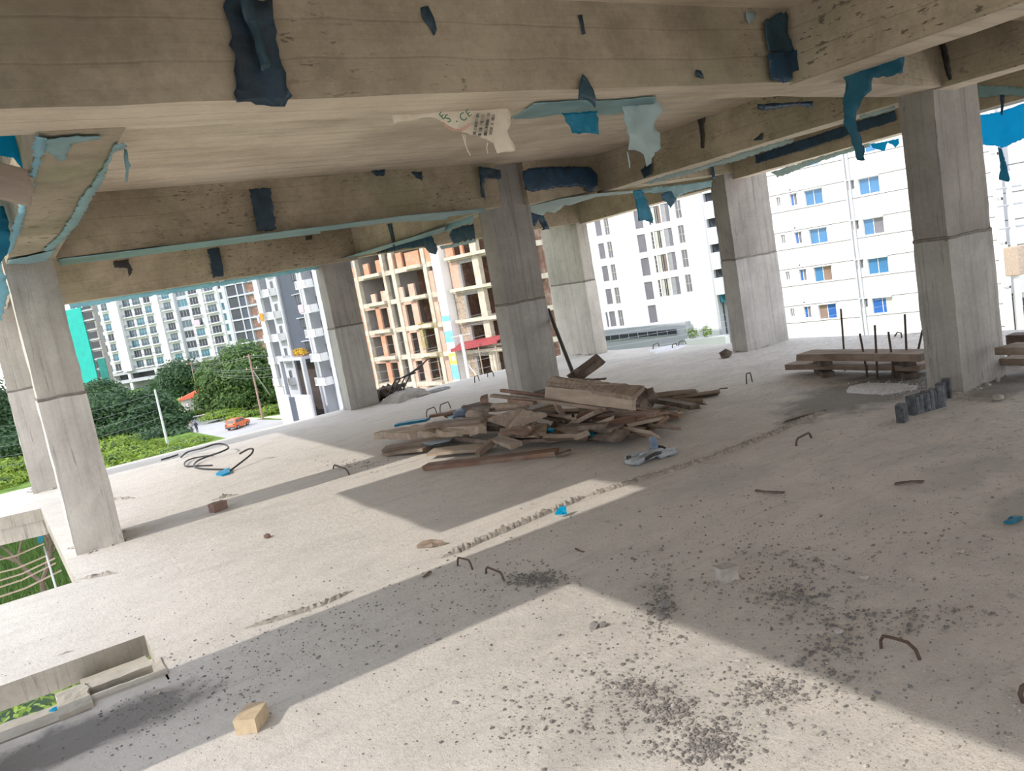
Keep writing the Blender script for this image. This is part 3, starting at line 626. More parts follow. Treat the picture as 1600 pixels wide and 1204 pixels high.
D.part('garage_recess', M['slate'], [(-103.4, -97.2, .1, 8, GZ, -4.3)])
D.part('garage_shutter', M['dark_in'], [(-103.2, -97.4, .0, .1, GZ, -5.0)])
D.part('plinth', M['white'], [(-111.2, -108.4, -.4, 1.2, GZ, -7.9)])
gw = FB(facade('gate_wall', 7.5, 43.5, -104, -95, 'white boundary wall with a dark gate below the grey apartment tower'))
gw.part('wall', M['white'], [(-103.5, -100.2, 0, .3, GZ, -8.6), (-98.2, -94, 0, .3, GZ, -8.6)])
gw.part('gate', M['slate'], [(-100.2, -98.2, .1, .2, GZ, -8.9)])
lk = [(-108.9, -1.0, .75, 5.0 - .2, .06, .62, 'orange'), (-110.4, -1.0, .0, 5.0 - .25, .3, .5, 'lilac')]
def cloth(name, e, u0, u1, y, z0, z1, mat, label):
    a = R(7.5); t = Vector((math.sin(a), -math.cos(a), 0)); n = Vector((math.cos(a), math.sin(a), 0)); m = MB(); vs = []
    for j in range(5):
        for i in range(9):
            p = n * (47 + y - .03 - .04 * math.sin(i * 1.9 + j)) + t * (u0 + (u1 - u0) * i / 8) + Vector((0, 0, z1 + (z0 - z1) * j / 4)); vs.append(p)
    m.add(vs, [(j * 9 + i, j * 9 + i + 1, j * 9 + i + 10, j * 9 + i + 9) for j in range(4) for i in range(8)])
    o = m.build(name, mat); sd = o.modifiers.new('thick', 'SOLIDIFY'); sd.thickness = .02; base_at(o, vs[4]); return tag(o, label, 'laundry')
M['orange'] = simple('orange_cloth', (.85, .25, .04), .9); M['pinkc'] = simple('pink_cloth', (.72, .42, .52), .9, .3, 4); M['lilac'] = simple('lilac_cloth', (.45, .45, .75), .9, .2, 4)
cloth('washing_cloth', None, -109.4, -108.4, -1.0, 1.35, 2.5, M['orange'], 'orange cloth drying on a balcony of the grey apartment tower')
cloth('washing_cloth', None, -110.5, -109.9, -1.0, 1.2, 2.2, M['lilac'], 'lilac cloth hanging left of the orange cloth on the grey tower')
cloth('washing_cloth', None, -95.9, -94.6, -1.5, 1.6, 2.6, M['pinkc'], 'pale pink washing on the right balcony of the grey tower')

# ---- E: long white apartment range far behind the trees
E_ = FB(facade('apartment_range', 43, 216.6, -194, -150, 'long white apartment range with many balconies beyond the dark trees'))
bays = [(-193.2, -184.6, 0.0), (-184.6, -181.4, -1.6), (-181.4, -173.4, .3), (-173.4, -168.5, -.2), (-168.5, -166.4, -1.6), (-166.4, -161.6, -.6), (-161.6, -156.9, .2), (-156.9, -151.4, -.4), (-151.4, -146.5, .0), (-146.5, -143.5, .4)]
zf = [16.3 - 3.22 * i for i in range(8)]     # sill levels
wu = {0: ((-190.9, -189.9), (-188.4, -186.6)), 2: ((-180.6, -178.2), (-176.9, -174.4)), 3: ((-172.4, -170.4),), 5: ((-165.3, -163.0),), 6: ((-160.8, -157.8),), 7: ((-156.0, -153.4),), 8: ((-150.6, -147.8),), 9: ((-146, -144.2),)}
n_ = 0
for bi, (u0, u1, y) in enumerate(bays):
    holes = [(a - .2, b + .2, z - .2, z + 2.05) for z in zf for a, b in wu.get(bi, ())]
    E_.wall('bay_wall', M['lightgrey'] if bi == 6 else M['white'], u0, u1, -7.0, 21, holes, y, .3)
    E_.part('bay_side', M['white'], [(u0, u0 + .3, y + .3, 9, -7, 21), (u1 - .3, u1, y + .3, 9, -7, 21)])
    for z in zf:
        for k, (a, b) in enumerate(wu.get(bi, ())):
            dark = random.random() < .35
            wn = E_.window(a - .2, b + .2, z - .2, z + 2.05, M['lightgrey'], M['g_dark'] if dark else (M['g_green'] if random.random() < .6 else M['g_teal']), y + .15, 1 if b - a < 2.2 else 2, 0, .11); n_ += 1
            if bi in (2, 5, 7, 8) or (bi == 0 and k == 1) or bi == 3:
                bl = E_.part('balcony', M['white'], [(a - .5, b + .5, y - 1.0, y, z - .5, z - .25)])
                E_.part('railing', M['slate'], [(a - .5, b + .5, y - 1.0, y - .95, z + .45, z + .55)] + [(a - .5 + (b - a + 1) * i / 8 - .03, a - .5 + (b - a + 1) * i / 8 + .03, y - 1, y - .95, z - .25, z + .5) for i in range(9)], bl)
E_.part('rear_wall', M['white'], [(-193, -144, 9, 9.3, GZ, 21)])
E_.part('podium', M['lightgrey'], [(-193, -144, -.6, 9, -7.9, -7.0), (-190, -144, -.9, 9, -10.6, -9.6), (-193, -144, 3, 9, GZ, -7)])
E_.part('podium_opening', M['g_dark'], [(-190, -144, 2.6, 3, -9.6, -7.9)])
for u in (-193, -183.6, -173.5, -166.8, -157, -150): E_.part('podium_column', M['white'], [(u - .5, u + .5, -.7, .4, GZ, -7.5)])
for i in range(9): E_.part('corner_balcony', M['white'], [(-193.9, -191.6, -1.0, 0, 16.0 - 3.22 * i - .5, 16.0 - 3.22 * i + .35)])
for i in range(9): E_.part('corner_window', M['g_dark'], [(-193.2, -192.0, -.08, .02, 16.3 - 3.22 * i, 17.9 - 3.22 * i)])
def wallcloth(u0, u1, y, z0, z1, mat, label):
    a = R(43); t = Vector((math.sin(a), -math.cos(a), 0)); n = Vector((math.cos(a), math.sin(a), 0)); q = [n * (216.6 + y) + t * u + Vector((0, 0, z)) for u, z in ((u0, z0), (u1, z0), (u1, z1), (u0, z1))]
    m = MB(); m.hexa([q[0], q[1], q[1] - n * .06, q[0] - n * .06, q[3], q[2], q[2] - n * .06, q[3] - n * .06]); o = m.build('washing_cloth', mat); base_at(o, q[0]); return tag(o, label, 'laundry')
wallcloth(-155.6, -153.6, -1.45, 3.2, 5.0, M['pinkc'], 'pink washing over a balcony of the long white range')
# ---- F: dark tower between
Ff = FB(facade('dark_tower', 30, 226, -60, -48, 'dark tower with pale floor lines between the white range and grey tower'))
Ft = math.atan2(228, 55)
def place_facing(fb_name, px0, px1, dist, az, label, ht):
    """returns a facade whose front spans two pixel columns at the horizon"""
    a = R(az); n = Vector((math.cos(a), math.sin(a), 0)); t = Vector((math.sin(a), -math.cos(a), 0))
    r0 = ray(*px0); r1 = ray(*px1); r0 = r0 / math.hypot(r0.x, r0.y) * dist; d = n.x * r0.x + n.y * r0.y
    p1 = on(px1[0], px1[1], n, d); return d, t.x * r0.x + t.y * r0.y, t.dot(Vector((p1.x, p1.y, 0)))
bpy.data.objects.remove(Ff.e)
d_, ua, ub = place_facing('', (363, 500), (420, 500), 226, 35, '', 0)
Ff = FB(facade('dark_tower', 35, d_, ua, ub, 'dark tower with pale floor lines between the white range and grey tower'))
wd = ub - ua
Ff.part('body', M['slate'], [(ua, ua + wd * .5, 0, 10, GZ, 24)])
Ff.part('pale_body', M['lightgrey'], [(ua + wd * .5, ub + 2, .4, 10, GZ, 24), (ua - 1.2, ua, -.4, 9, GZ, 24)])
for i in range(11):
    z = 21 - 3.1 * i
    Ff.part('floor_line', M['lightgrey'], [(ua, ub, -.3, .1, z, z + .4)])
    Ff.part('bay_recess', M['g_dark'], [(ua + .5, ua + wd * .28, -.06, .02, z + .7, z + 2.8)])
    Ff.part('bay_recess', M['brick_d'], [(ua + wd * .55, ua + wd * .85, .3, .42, z + .6, z + 2.8)])
for k in (0, .3, .5, .86): Ff.part('mullion', M['lightgrey'], [(ua + wd * k, ua + wd * k + .35, -.25, .5, GZ, 24)])
# ---- G: tower under green netting at the far left
d_, ua, ub = place_facing('', (116, 540), (156, 533), 245, 43, '', 0)
Gf = FB(facade('netted_tower', 43, d_, ua, ub, 'tower under construction wrapped in turquoise netting at far left'))
wd = ub - ua
M['net'] = simple('turquoise_netting', (.02, .36, .31), .7, .12, .6); M['netd'] = simple('dark_green_netting', (.02, .17, .15), .8, .2, .6)
Gf.part('body', M['castgrey'], [(ua - 3, ub, .3, 1.8, GZ, 13)])
Gf.part('netting', M['net'], [(ua - 1.5, ua + wd * .6, -.2, .1, -7.0, 13)])
Gf.part('dark_netting', M['netd'], [(ua + wd * .72, ub, .05, .25, GZ, -1)])
for i in range(9): Gf.part('floor_edge', M['lightgrey'], [(ua - 3, ub, -.1 if i > 6 else .1, .5, -9 + 2.6 * i, -8.7 + 2.6 * i)]); Gf.part('opening', M['g_dark'], [(ua + wd * .64, ub - .6, .2, .3, -8.4 + 2.6 * i, -6.8 + 2.6 * i)])
# ------------------------------------------------------------------ trees, road users, poles and wires
def leaf_mat(name, a, b):
    t = NT(name); f = t.noise(t.pos(), 1.1, 5, .7); t.col(t.ramp(f, [(.35, b), (.65, a)]))
    m = t.fin(.6, 0, .3); tr = t.n('ShaderNodeBsdfTranslucent'); tr.inputs[0].default_value = (*a, 1); mx = t.n('ShaderNodeMixShader'); mx.inputs[0].default_value = .25
    out = t.t.nodes['Material Output']; t.l(t.b.outputs[0], mx.inputs[1]); t.l(tr.outputs[0], mx.inputs[2]); t.l(mx.outputs[0], out.inputs[0]); return m
M['leaf_mid'] = leaf_mat('mid_green_leaves', (.115, .19, .04), (.038, .08, .024))
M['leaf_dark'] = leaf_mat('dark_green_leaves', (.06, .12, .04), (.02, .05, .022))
M['leaf_bright'] = leaf_mat('bright_green_leaves', (.26, .35, .04), (.10, .17, .025))
M['bark'] = simple('bark', (.12, .09, .065), .95, .3, 3)
def foliage(lumps, n, size, seed, flat=.5):
    """leaf cards scattered through the outer part of overlapping crowns (c, (rx, ry, rz))"""
    rnd = random.Random(seed); mb = MB(); tot = sum(r[0] * r[1] + r[0] * r[2] + r[1] * r[2] for _, r in lumps)
    for c, r in lumps:
        k = int(n * (r[0] * r[1] + r[0] * r[2] + r[1] * r[2]) / tot)
        for _ in range(k):
            d = Vector((rnd.gauss(0, 1), rnd.gauss(0, 1), rnd.gauss(0, 1))).normalized()
            if d.z < -.5: d.z = -d.z * .3
            q = .72 + .34 * rnd.random() + .25 * noise.noise(Vector(c) + d * 2.2)
            p = Vector(c) + Vector((d.x * r[0], d.y * r[1], d.z * r[2])) * q
            nrm = (d + Vector((rnd.uniform(-1, 1), rnd.uniform(-1, 1), rnd.uniform(-.3, 1.2))) * .8).normalized()
            u = nrm.orthogonal().normalized(); v = nrm.cross(u); a = rnd.uniform(0, 6.28); u, v = u * math.cos(a) + v * math.sin(a), v * math.cos(a) - u * math.sin(a)
            s = size * rnd.uniform(.6, 1.4)
            mb.add([p - u * s, p + v * s * flat, p + u * s, p - v * s * flat], [(0, 1, 2, 3)])
    return mb
def tree(name, base, lumps, n, size, mat, label, seed, trunk=.2, branches=4, cat='tree', group=None):
    e = empty(name, base, label, cat, group, 0, 'thing')
    foliage(lumps, n, size, seed).build('foliage', M[mat], e)
    cm = MB()
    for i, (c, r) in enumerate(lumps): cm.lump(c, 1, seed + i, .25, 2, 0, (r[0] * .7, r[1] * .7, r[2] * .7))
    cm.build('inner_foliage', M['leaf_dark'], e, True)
    if trunk:
        m = MB(); rnd = random.Random(seed); top = lumps[0][0]
        m.tube([(0, 0, -.1), (.1, .05, top[2] * .4), (top[0], top[1], top[2])], [trunk, trunk * .8, trunk * .4], 8)
        for i in range(branches):
            c = lumps[i % len(lumps)][0]; m.tube([(.08, .04, top[2] * (.3 + .1 * i)), Vector(c) * .7 + Vector((0, 0, top[2] * .15)), c], [trunk * .5, trunk * .35, trunk * .15], 6)
        m.build('trunk', M['bark'], e)
    return e
def lump_at(px, py, y_dist, base, r):
    p = ray(px, py); p = p / math.hypot(p.x, p.y) * y_dist; return ((p.x - base[0], p.y - base[1], p.z + HC - base[2]), r)
b = (33.5, 141, GZ)
tree('broad_tree', b, [lump_at(385, 590, 145, b, (5.5, 5, 4.6)), lump_at(345, 595, 147, b, (4.6, 4.5, 4.2)), lump_at(380, 560, 147, b, (4.4, 4, 3.2)), lump_at(420, 585, 146, b, (3.6, 4, 4)), lump_at(330, 625, 146, b, (3.2, 3, 2.2)), lump_at(370, 625, 144, b, (5, 4, 2.6)), lump_at(425, 615, 145, b, (4, 4, 2.5))], 15000, .30, 'leaf_mid', 'big broad green tree beside the road in front of the white range', 3, .4)
b = (25, 175, GZ)
tree('roadside_tree', b, [lump_at(285, 585, 178, b, (5, 4, 3.2)), lump_at(270, 610, 178, b, (4, 3.5, 2.6)), lump_at(305, 612, 180, b, (3, 3, 2.4))], 4200, .34, 'leaf_dark', 'dark tree left of the big broad tree, behind the red roofed hut', 5, .25)
b = (11.5, 140, GZ)
tree('spreading_tree', b, [lump_at(165, 640, 142, b, (6, 5, 3.4)), lump_at(215, 645, 142, b, (6, 5, 3.2)), lump_at(255, 660, 140, b, (4.6, 4, 2.8)), lump_at(190, 672, 138, b, (6, 4, 2.6)), lump_at(240, 688, 134, b, (5, 4, 2.0)), lump_at(280, 685, 132, b, (2.6, 3, 1.6)), lump_at(150, 615, 150, b, (4, 4, 2.4)), lump_at(235, 625, 146, b, (3.5, 3, 1.6))], 17000, .32, 'leaf_dark', 'wide dark layered tree filling the space right of the nearest column', 9, .35)
b = (12.5, 122, GZ)
tree('bright_bush', b, [lump_at(175, 705, 121, b, (4, 4, 1.9)), lump_at(205, 712, 118, b, (4, 4, 1.8)), lump_at(235, 703, 120, b, (3, 4, 1.3)), lump_at(165, 725, 112, b, (3, 3, 1.5)), lump_at(200, 735, 108, b, (4, 3, 1.4)), lump_at(245, 712, 114, b, (3, 3, 1.0))], 12000, .22, 'leaf_bright', 'low bright yellow green bushes at the foot of the concrete pole', 12, 0, 0, 'bush')
b = (18.5, 112, GZ)
tree('verge_bush', b, [lump_at(290, 695, 117, b, (2.6, 3, .9)), lump_at(310, 690, 116, b, (2, 2, .6)), lump_at(270, 705, 112, b, (2.5, 3, .9))], 3000, .16, 'leaf_bright', 'low grassy bushes along the road edge below the rebar loops', 14, 0, 0, 'bush')
b = (-3.5, 140, GZ)
tree('dark_tree', b, [lump_at(10, 660, 145, b, (5, 5, 4)), lump_at(15, 700, 138, b, (5, 4, 3)), lump_at(-20, 640, 145, b, (5, 5, 5))], 6000, .34, 'leaf_dark', 'dark tree seen between the frame edge and the two left columns', 17, .3)
b = (-2.5, 126, GZ)
tree('pale_bush', b, [lump_at(12, 735, 128, b, (3, 3, 1.6)), lump_at(30, 755, 120, b, (3, 3, 1.4)), lump_at(0, 760, 118, b, (3, 3, 1.5))], 5000, .22, 'leaf_bright', 'bright bush at the foot of the far left column', 19, 0, 0, 'bush')
b = (31, 133, GZ)
tree('kerb_bush', b, [lump_at(345, 648, 137, b, (3.4, 2, .8)), lump_at(385, 648, 134, b, (3.6, 2, .7)), lump_at(305, 645, 150, b, (3, 2, .7)), lump_at(425, 640, 131, b, (1.6, 2, .9))], 4500, .16, 'leaf_bright', 'strip of bright weeds under the big tree along the far kerb', 21, 0, 0, 'bush')
b = (30.5, 187, GZ)
tree('bare_tree', b, [lump_at(255, 600, 190, b, (3.5, 3, 3.2)), lump_at(235, 612, 190, b, (3, 3, 2))], 900, .26, 'leaf_dark', 'thin sparse tree in front of the white podium', 23, .16, 6)
b = (38.2, 116, GZ)
pl = empty('street_planter', (34.6, 117.5, GZ), 'grey roadside planter box with shrubs below the grey apartment tower', 'planter')
m = MB(); m.box(-1.7, 3.0, -2, -1.8, .1, 1.3); m.box(-1.7, 3, 1.8, 2, .1, 1.3); m.box(-1.7, -1.5, -1.8, 1.8, .1, 1.3); m.box(2.8, 3, -1.8, 1.8, .1, 1.3); m.build('box', M['lightgrey'], pl)
MB().box(-1.5, 2.8, -1.8, 1.8, .1, 1.1).build('soil', M['wet'], pl)
foliage([((-.6, 0, 1.5), (1.0, 1.6, .8)), ((1.0, 0, 1.5), (1.2, 1.6, .7)), ((2.3, 0, 1.4), (.7, 1.5, .6))], 1400, .16, 31).build('shrub', M['leaf_mid'], pl)
for i, (u, z, y, lab) in enumerate(((-46.4, -8.2, 84.9, 'thin leafy weed in the white planter, left one'), (-44.6, -8.4, 84.9, 'thin leafy weed in the white planter, right one'))):
    a = R(17); p = Vector((math.cos(a), math.sin(a), 0)) * (y + .3) + Vector((math.sin(a), -math.cos(a), 0)) * u
    e = empty('straggly_plant', (p.x, p.y, -9.5), lab, 'plant', 'weeds in the white planter')
    foliage([((0, 0, .9), (.8, .6, .6)), ((.2, 0, .45), (.6, .5, .3))], 160, .13, 40 + i).build('foliage', M['leaf_bright'], e); m = MB()
    for k in range(4): m.tube([(.1 * k - .2, 0, 0), (.3 * k - .45, .1, 1.2 + .2 * k)], .02)
    m.build('stem', M['leaf_mid'], e)
b = (36.5, 104, -4.0)
a = R(7.5); p = Vector((math.cos(a), math.sin(a), 0)) * 46 + Vector((math.sin(a), -math.cos(a), 0)) * -99.4
e = empty('flower_pot_row', (p.x, p.y, -3.95), 'yellow flowering plants on the canopy of the grey apartment tower', 'plant')
M['yellowleaf'] = leaf_mat('yellow_flowers', (.75, .45, .03), (.35, .25, .03))
foliage([((0, -1.2, .5), (.6, 1.2, .55)), ((0, .6, .5), (.6, 1.2, .6))], 500, .14, 51).build('foliage', M['yellowleaf'], e); MB().box(-.4, .4, -2.2, 1.6, 0, .22).build('trough', M['brown'], e)
# vegetation seen straight down through the two openings
b = (-2.2, 40, GZ)
def reeds(base, lumps, n, ln, seed, mat, label):
    rnd = random.Random(seed); e = empty('tall_reeds', base, label, 'reeds', None, 0, 'stuff'); mb = MB()
    for _ in range(n):
        x, y = rnd.uniform(*lumps[0]), rnd.uniform(*lumps[1]); h = ln * rnd.uniform(.5, 1.2); dx, dy = rnd.uniform(-.5, .5), rnd.uniform(-.4, .4); w_ = rnd.uniform(.03, .07)
        P = [Vector((x + dx * k * k * h * .5, y + dy * k * k * h * .5, h * k * (1 - .25 * k))) for k in (0, .4, .75, 1.0)]
        vs = []
        for k, q in enumerate(P): ww = w_ * (1 - k / 3.2); vs += [q - Vector((ww, 0, 0)), q + Vector((ww, 0, 0))]
        mb.add(vs, [(2 * k, 2 * k + 1, 2 * k + 3, 2 * k + 2) for k in range(3)])
    mb.build('blades', M[mat], e); return e
reeds((-1.5, 55, GZ), ((-7, 4), (-32, 36)), 9000, 2.2, 61, 'leaf_mid', 'tall green reeds far below, seen through the open hole')
e = empty('bare_branch', (-.9, 52, GZ), 'dark bare branching tree seen down through the open hole', 'tree')
m = MB(); rnd = random.Random(5)
def branch(p, d, l, r, k):
    q = p + d * l; m.tube([p, p.lerp(q, .5) + Vector((rnd.uniform(-.1, .1), rnd.uniform(-.1, .1), 0)), q], [r, r * .85, r * .7], 6)
    if k:
        for _ in range(2 + (k > 2)): branch(q, (d + Vector((rnd.uniform(-.9, .9), rnd.uniform(-.5, .5), rnd.uniform(-.2, .4)))).normalized(), l * .72, r * .65, k - 1)
branch(Vector((0, 0, 0)), Vector((.05, .1, 1)).normalized(), 2.4, .2, 4); m.build('branches', M['bark'], e)
b = (-1.4, 15, GZ)
tree('leafy_tree', b, [((.3, .5, 7.9), (2.4, 3.6, 1.7)), ((-1.8, -2, 7.6), (2.2, 3, 1.5)), ((-.6, 3.5, 7.4), (2.5, 3, 1.5))], 16000, .085, 'leaf_bright', 'bright leafy tree crown below the slot at lower left', 27, .18)

# hut with a red roof
hut = empty('hut', (28.6, 159, GZ), 'small cream walled hut with a red roof behind the big tree', 'hut', None, R(-12))
MB().box(-2.6, 2.4, -1.5, 2, 0, 2.9).build('wall', M['curtain'], hut)
m = MB(); m.hexa([(-2.9, -1.9, 2.7), (.8, -1.9, 2.9), (.8, 2.2, 2.9), (-2.9, 2.2, 2.7), (-2.9, -1.9, 2.85), (.8, -1.0, 4.0), (.8, 1.6, 4.0), (-2.9, 2.2, 2.85)])
M['rooftile'] = simple('red_roof', (.62, .10, .05), .8, .1, 2); m.build('roof', M['rooftile'], hut)
o = MB().box(-5, 5, -.1, .1, 0, 1.9).build('boundary_wall', M['offwhite']); o.location = (27.6, 161, GZ); o.rotation_euler = (0, 0, R(75)); tag(o, 'cream boundary wall beside the red roofed hut', 'wall', None, 'thing')

# the orange hatchback
def car(loc, rz):
    e = empty('hatchback_car', loc, 'orange red hatchback car parked on the road', 'car', None, rz)
    M['carp'] = simple('orange_red_car_paint', (.62, .13, .035), .35, .04, 2, 0, .5)
    prof = [(-1.82, .32), (-1.86, .62), (-1.80, .88), (-1.62, .98), (-1.45, 1.42), (-1.1, 1.5), (.1, 1.5), (.45, 1.42), (1.0, .98), (1.6, .86), (1.84, .66), (1.86, .32)]
    m = MB(); n = len(prof); vs = []
    for s, ins in ((-1, 0), (-1, 1), (1, 1), (1, 0)):
        pass
    half = lambda z: .80 - max(0, (z - .9)) * .22
    vs = [(x, -half(z), z) for x, z in prof] + [(x, half(z), z) for x, z in prof]
    m.add(vs, [tuple(range(n - 1, -1, -1)), tuple(range(n, 2 * n))] + [(i, (i + 1) % n, n + (i + 1) % n, n + i) for i in range(n)]); m.f[-n:] = [f[::-1] for f in m.f[-n:]]
    m.build('body', M['carp'], e, False, None, .05)
    gl = MB()
    for s in (-1, 1):
        y = lambda z: s * (half(z) + .006)
        for x0, x1, t0, t1 in ((-1.38, -.5, -1.22, -.5), (-.42, .82, -.42, .42)):
            gl.add([(x0, y(1.0), 1.0), (x1, y(1.0), 1.0), (t1, y(1.4), 1.4), (t0, y(1.4), 1.4)], [(0, 1, 2, 3)])
    gl.build('side_window', M['g_dark'], e)
    MB().add([(-1.63, -.66, 1.02), (-1.63, .66, 1.02), (-1.49, .58, 1.38), (-1.49, -.58, 1.38)], [(0, 1, 2, 3)]).build('rear_window', M['g_dark'], e)
    MB().add([(1.0, -.66, 1.0), (1.0, .66, 1.0), (.50, .58, 1.41), (.50, -.58, 1.41)], [(0, 3, 2, 1)]).build('windscreen', M['g_dark'], e)
    for x in (-1.15, 1.2):
        for s in (-1, 1):
            w_ = MB().tube([(x, s * .66, .31), (x, s * .83, .31)], .31, 18).build('wheel', M['rubber'], e); MB().tube([(x, s * .82, .31), (x, s * .845, .31)], .17, 12).build('hub', M['rail'], w_)
    for s in (-1, 1):
        o = MB().box(-1.88, -1.8, s * .62 - .12, s * .62 + .12, .72, .92).build('tail_light', M['redtin'], e); MB().box(1.74, 1.86, s * .58 - .14, s * .58 + .14, .62, .76).build('head_light', M['curtain'], e)
    MB().box(-1.91, -1.84, -.72, .72, .32, .52).build('rear_bumper', M['slate'], e)
    return e
car((26.2, 119.2, GZ + .03), R(42))
# two walkers on the road
def person(loc, rz, label, shirt, trouser, seed):
    e = empty('person', loc, label, 'person', 'two walkers on the road', rz)
    skin = simple('skin' + str(seed), (.25, .14, .09), .7)
    J = {'p': (0, 0, .95), 'c': (0, .0, 1.25), 'n': (0, 0, 1.46), 'h': (0, .02, 1.6), 'ht': (0, .01, 1.72), 'sl': (-.19, 0, 1.4), 'el': (-.25, .02, 1.12), 'wl': (-.24, .1, .88), 'sr': (.19, 0, 1.4), 'er': (.25, -.02, 1.12), 'wr': (.24, .05, .88),
         'kl': (-.1, .06, .5), 'al': (-.1, -.05, .08), 'tl': (-.1, .1, .03), 'kr': (.1, .02, .5), 'ar': (.1, .08, .08), 'tr': (.1, .22, .03), 'hl': (-.09, 0, .92), 'hr': (.09, 0, .92)}
    E = [('p', 'c'), ('c', 'n'), ('n', 'h'), ('h', 'ht'), ('c', 'sl'), ('sl', 'el'), ('el', 'wl'), ('c', 'sr'), ('sr', 'er'), ('er', 'wr'), ('p', 'hl'), ('hl', 'kl'), ('kl', 'al'), ('al', 'tl'), ('p', 'hr'), ('hr', 'kr'), ('kr', 'ar'), ('ar', 'tr')]
    Rr = {'p': .15, 'c': .16, 'n': .06, 'h': .1, 'ht': .085, 'sl': .075, 'sr': .075, 'el': .05, 'er': .05, 'wl': .035, 'wr': .035, 'kl': .07, 'kr': .07, 'al': .05, 'ar': .05, 'tl': .04, 'tr': .04, 'hl': .1, 'hr': .1}
    k = list(J); me = bpy.data.meshes.new('body'); me.from_pydata([J[q] for q in k], [(k.index(a), k.index(b_)) for a, b_ in E], []); o = bpy.data.objects.new('body', me); COL.objects.link(o); o.parent = e
    t = NT('clothed_body' + str(seed)); sx = t.n('ShaderNodeSeparateXYZ'); t.l(t.obj(), sx.inputs[0])
    t.col(t.ramp(t.math('MULTIPLY', sx.outputs['Z'], 1 / 1.8), [(0, trouser), (.53, shirt), (.825, (.25, .14, .09))], 'CONSTANT')); me.materials.append(t.fin(.85))
    md = o.modifiers.new('skin', 'SKIN'); md.use_smooth_shade = True
    for v, q in zip(me.skin_vertices[0].data if me.skin_vertices else [], k): v.radius = (Rr[q], Rr[q])
    if not me.skin_vertices:
        bm = bmesh.new(); bm.from_mesh(me); L = bm.verts.layers.skin.verify()
        for v, q in zip(bm.verts, k): v[L].radius = (Rr[q], Rr[q] * (.75 if q in ('c', 'p') else 1)); v[L].use_root = q == 'p'
        bm.to_mesh(me); bm.free()
    o.modifiers.new('sub', 'SUBSURF').levels = 1
    MB().lump((0, -.01, 1.7), .1, seed, .1, 2, 0, (1, 1, .75)).build('hair', M['rubber'], e, True)
    return e
person((21.75, 125.6, GZ + .03), R(200), 'person in a dark shirt walking on the road, right one of two', (.05, .05, .07), (.04, .045, .07), 1)
person((21.15, 126.3, GZ + .03), R(190), 'person in a pale shirt walking on the road, left one of two', (.38, .36, .35), (.12, .11, .11), 2)

# poles
def pole(px, py, pyt, pxt, rad, mat, label, arms, cat='pole'):
    b_ = G(px, py, GZ); r_ = ray(pxt, pyt); h = r_.z * math.hypot(b_.x, b_.y) / math.hypot(r_.x, r_.y) + HC - GZ
    e = empty('utility_pole', b_, label, cat, 'street poles'); MB().tube([(0, 0, 0), (0, 0, h)], [rad, rad * .65], 10).build('shaft', M[mat], e)
    for i, z in enumerate(arms):
        m = MB().tube([(-.75, .3, h - z), (.75, -.3, h - z)], .05); arm = m.build('cross_arm', M[mat], e); ins = MB()
        for k in (-.65, 0, .65): ins.tube([(k, -.4 * k, h - z), (k, -.4 * k, h - z + .22)], .04)
        ins.build('insulator', M['white'], arm)
    return e, h
M['polebrown'] = simple('reddish_pole_steel', (.33, .21, .18), .8, .2, 2); M['polegrey'] = simple('concrete_pole_grey', (.55, .55, .53), .9, .1, 1.5)
p1, h1 = pole(411, 656, 553, 390, .17, 'polebrown', 'tall reddish utility pole in front of the big tree', (.3, 2.2))
p2, h2 = pole(263, 698, 608, 244, .19, 'polegrey', 'grey concrete pole standing in the dark tree', ())
p3, h3 = pole(316, 645, 565, 299, .11, 'polebrown', 'thin brown pole beside the red roofed hut', (.3,))
stay = MB().tube([Vector(p1.location) + Vector((.1, -.1, h1 * .75)), G(430, 629, GZ)], .09, 8).build('stay_pole', M['polegrey']); base_at(stay, G(430, 629, GZ)); tag(stay, 'slanting grey stay propping the reddish utility pole', 'pole')
p4 = empty('utility_pole', G(1, 1, 0), 'white pole in front of the brick shell beside the red canopy', 'pole', 'street poles')
q4 = P11(-58.9, -3.2, 0); p4.location = (q4.x, q4.y, GZ); MB().tube([(0, 0, 0), (0, 0, 10.0)], [.2, .15], 10).build('shaft', M['polegrey'], p4)
arm = MB().tube([(-.9, .2, 9.9), (.9, -.2, 9.9)], .05).build('cross_arm', M['polegrey'], p4)
MB().tube([(.1, .3, 7.5), (1.0, -2.8, 3.2)], .06).build('stay', M['polegrey'], p4)
p5 = empty('utility_pole', G(1, 1, 0), 'concrete pole with a brown transformer at the right edge', 'pole', 'street poles')
r5 = ray(1592, 470); r5 = r5 / math.hypot(r5.x, r5.y) * 56; p5.location = (r5.x, r5.y, GZ); MB().tube([(0, 0, 0), (0, 0, 15.5)], [.2, .15], 10).build('shaft', M['polegrey'], p5)
MB().box(-.5, .5, -.4, .4, 9.5, 11.2).build('transformer', M['wood_pale'], p5, False, None, .08)
for z in (12.3, 13.6, 14.6): MB().tube([(-.8, .3, z), (.8, -.3, z)], .06).build('cross_arm', M['rail'], p5)

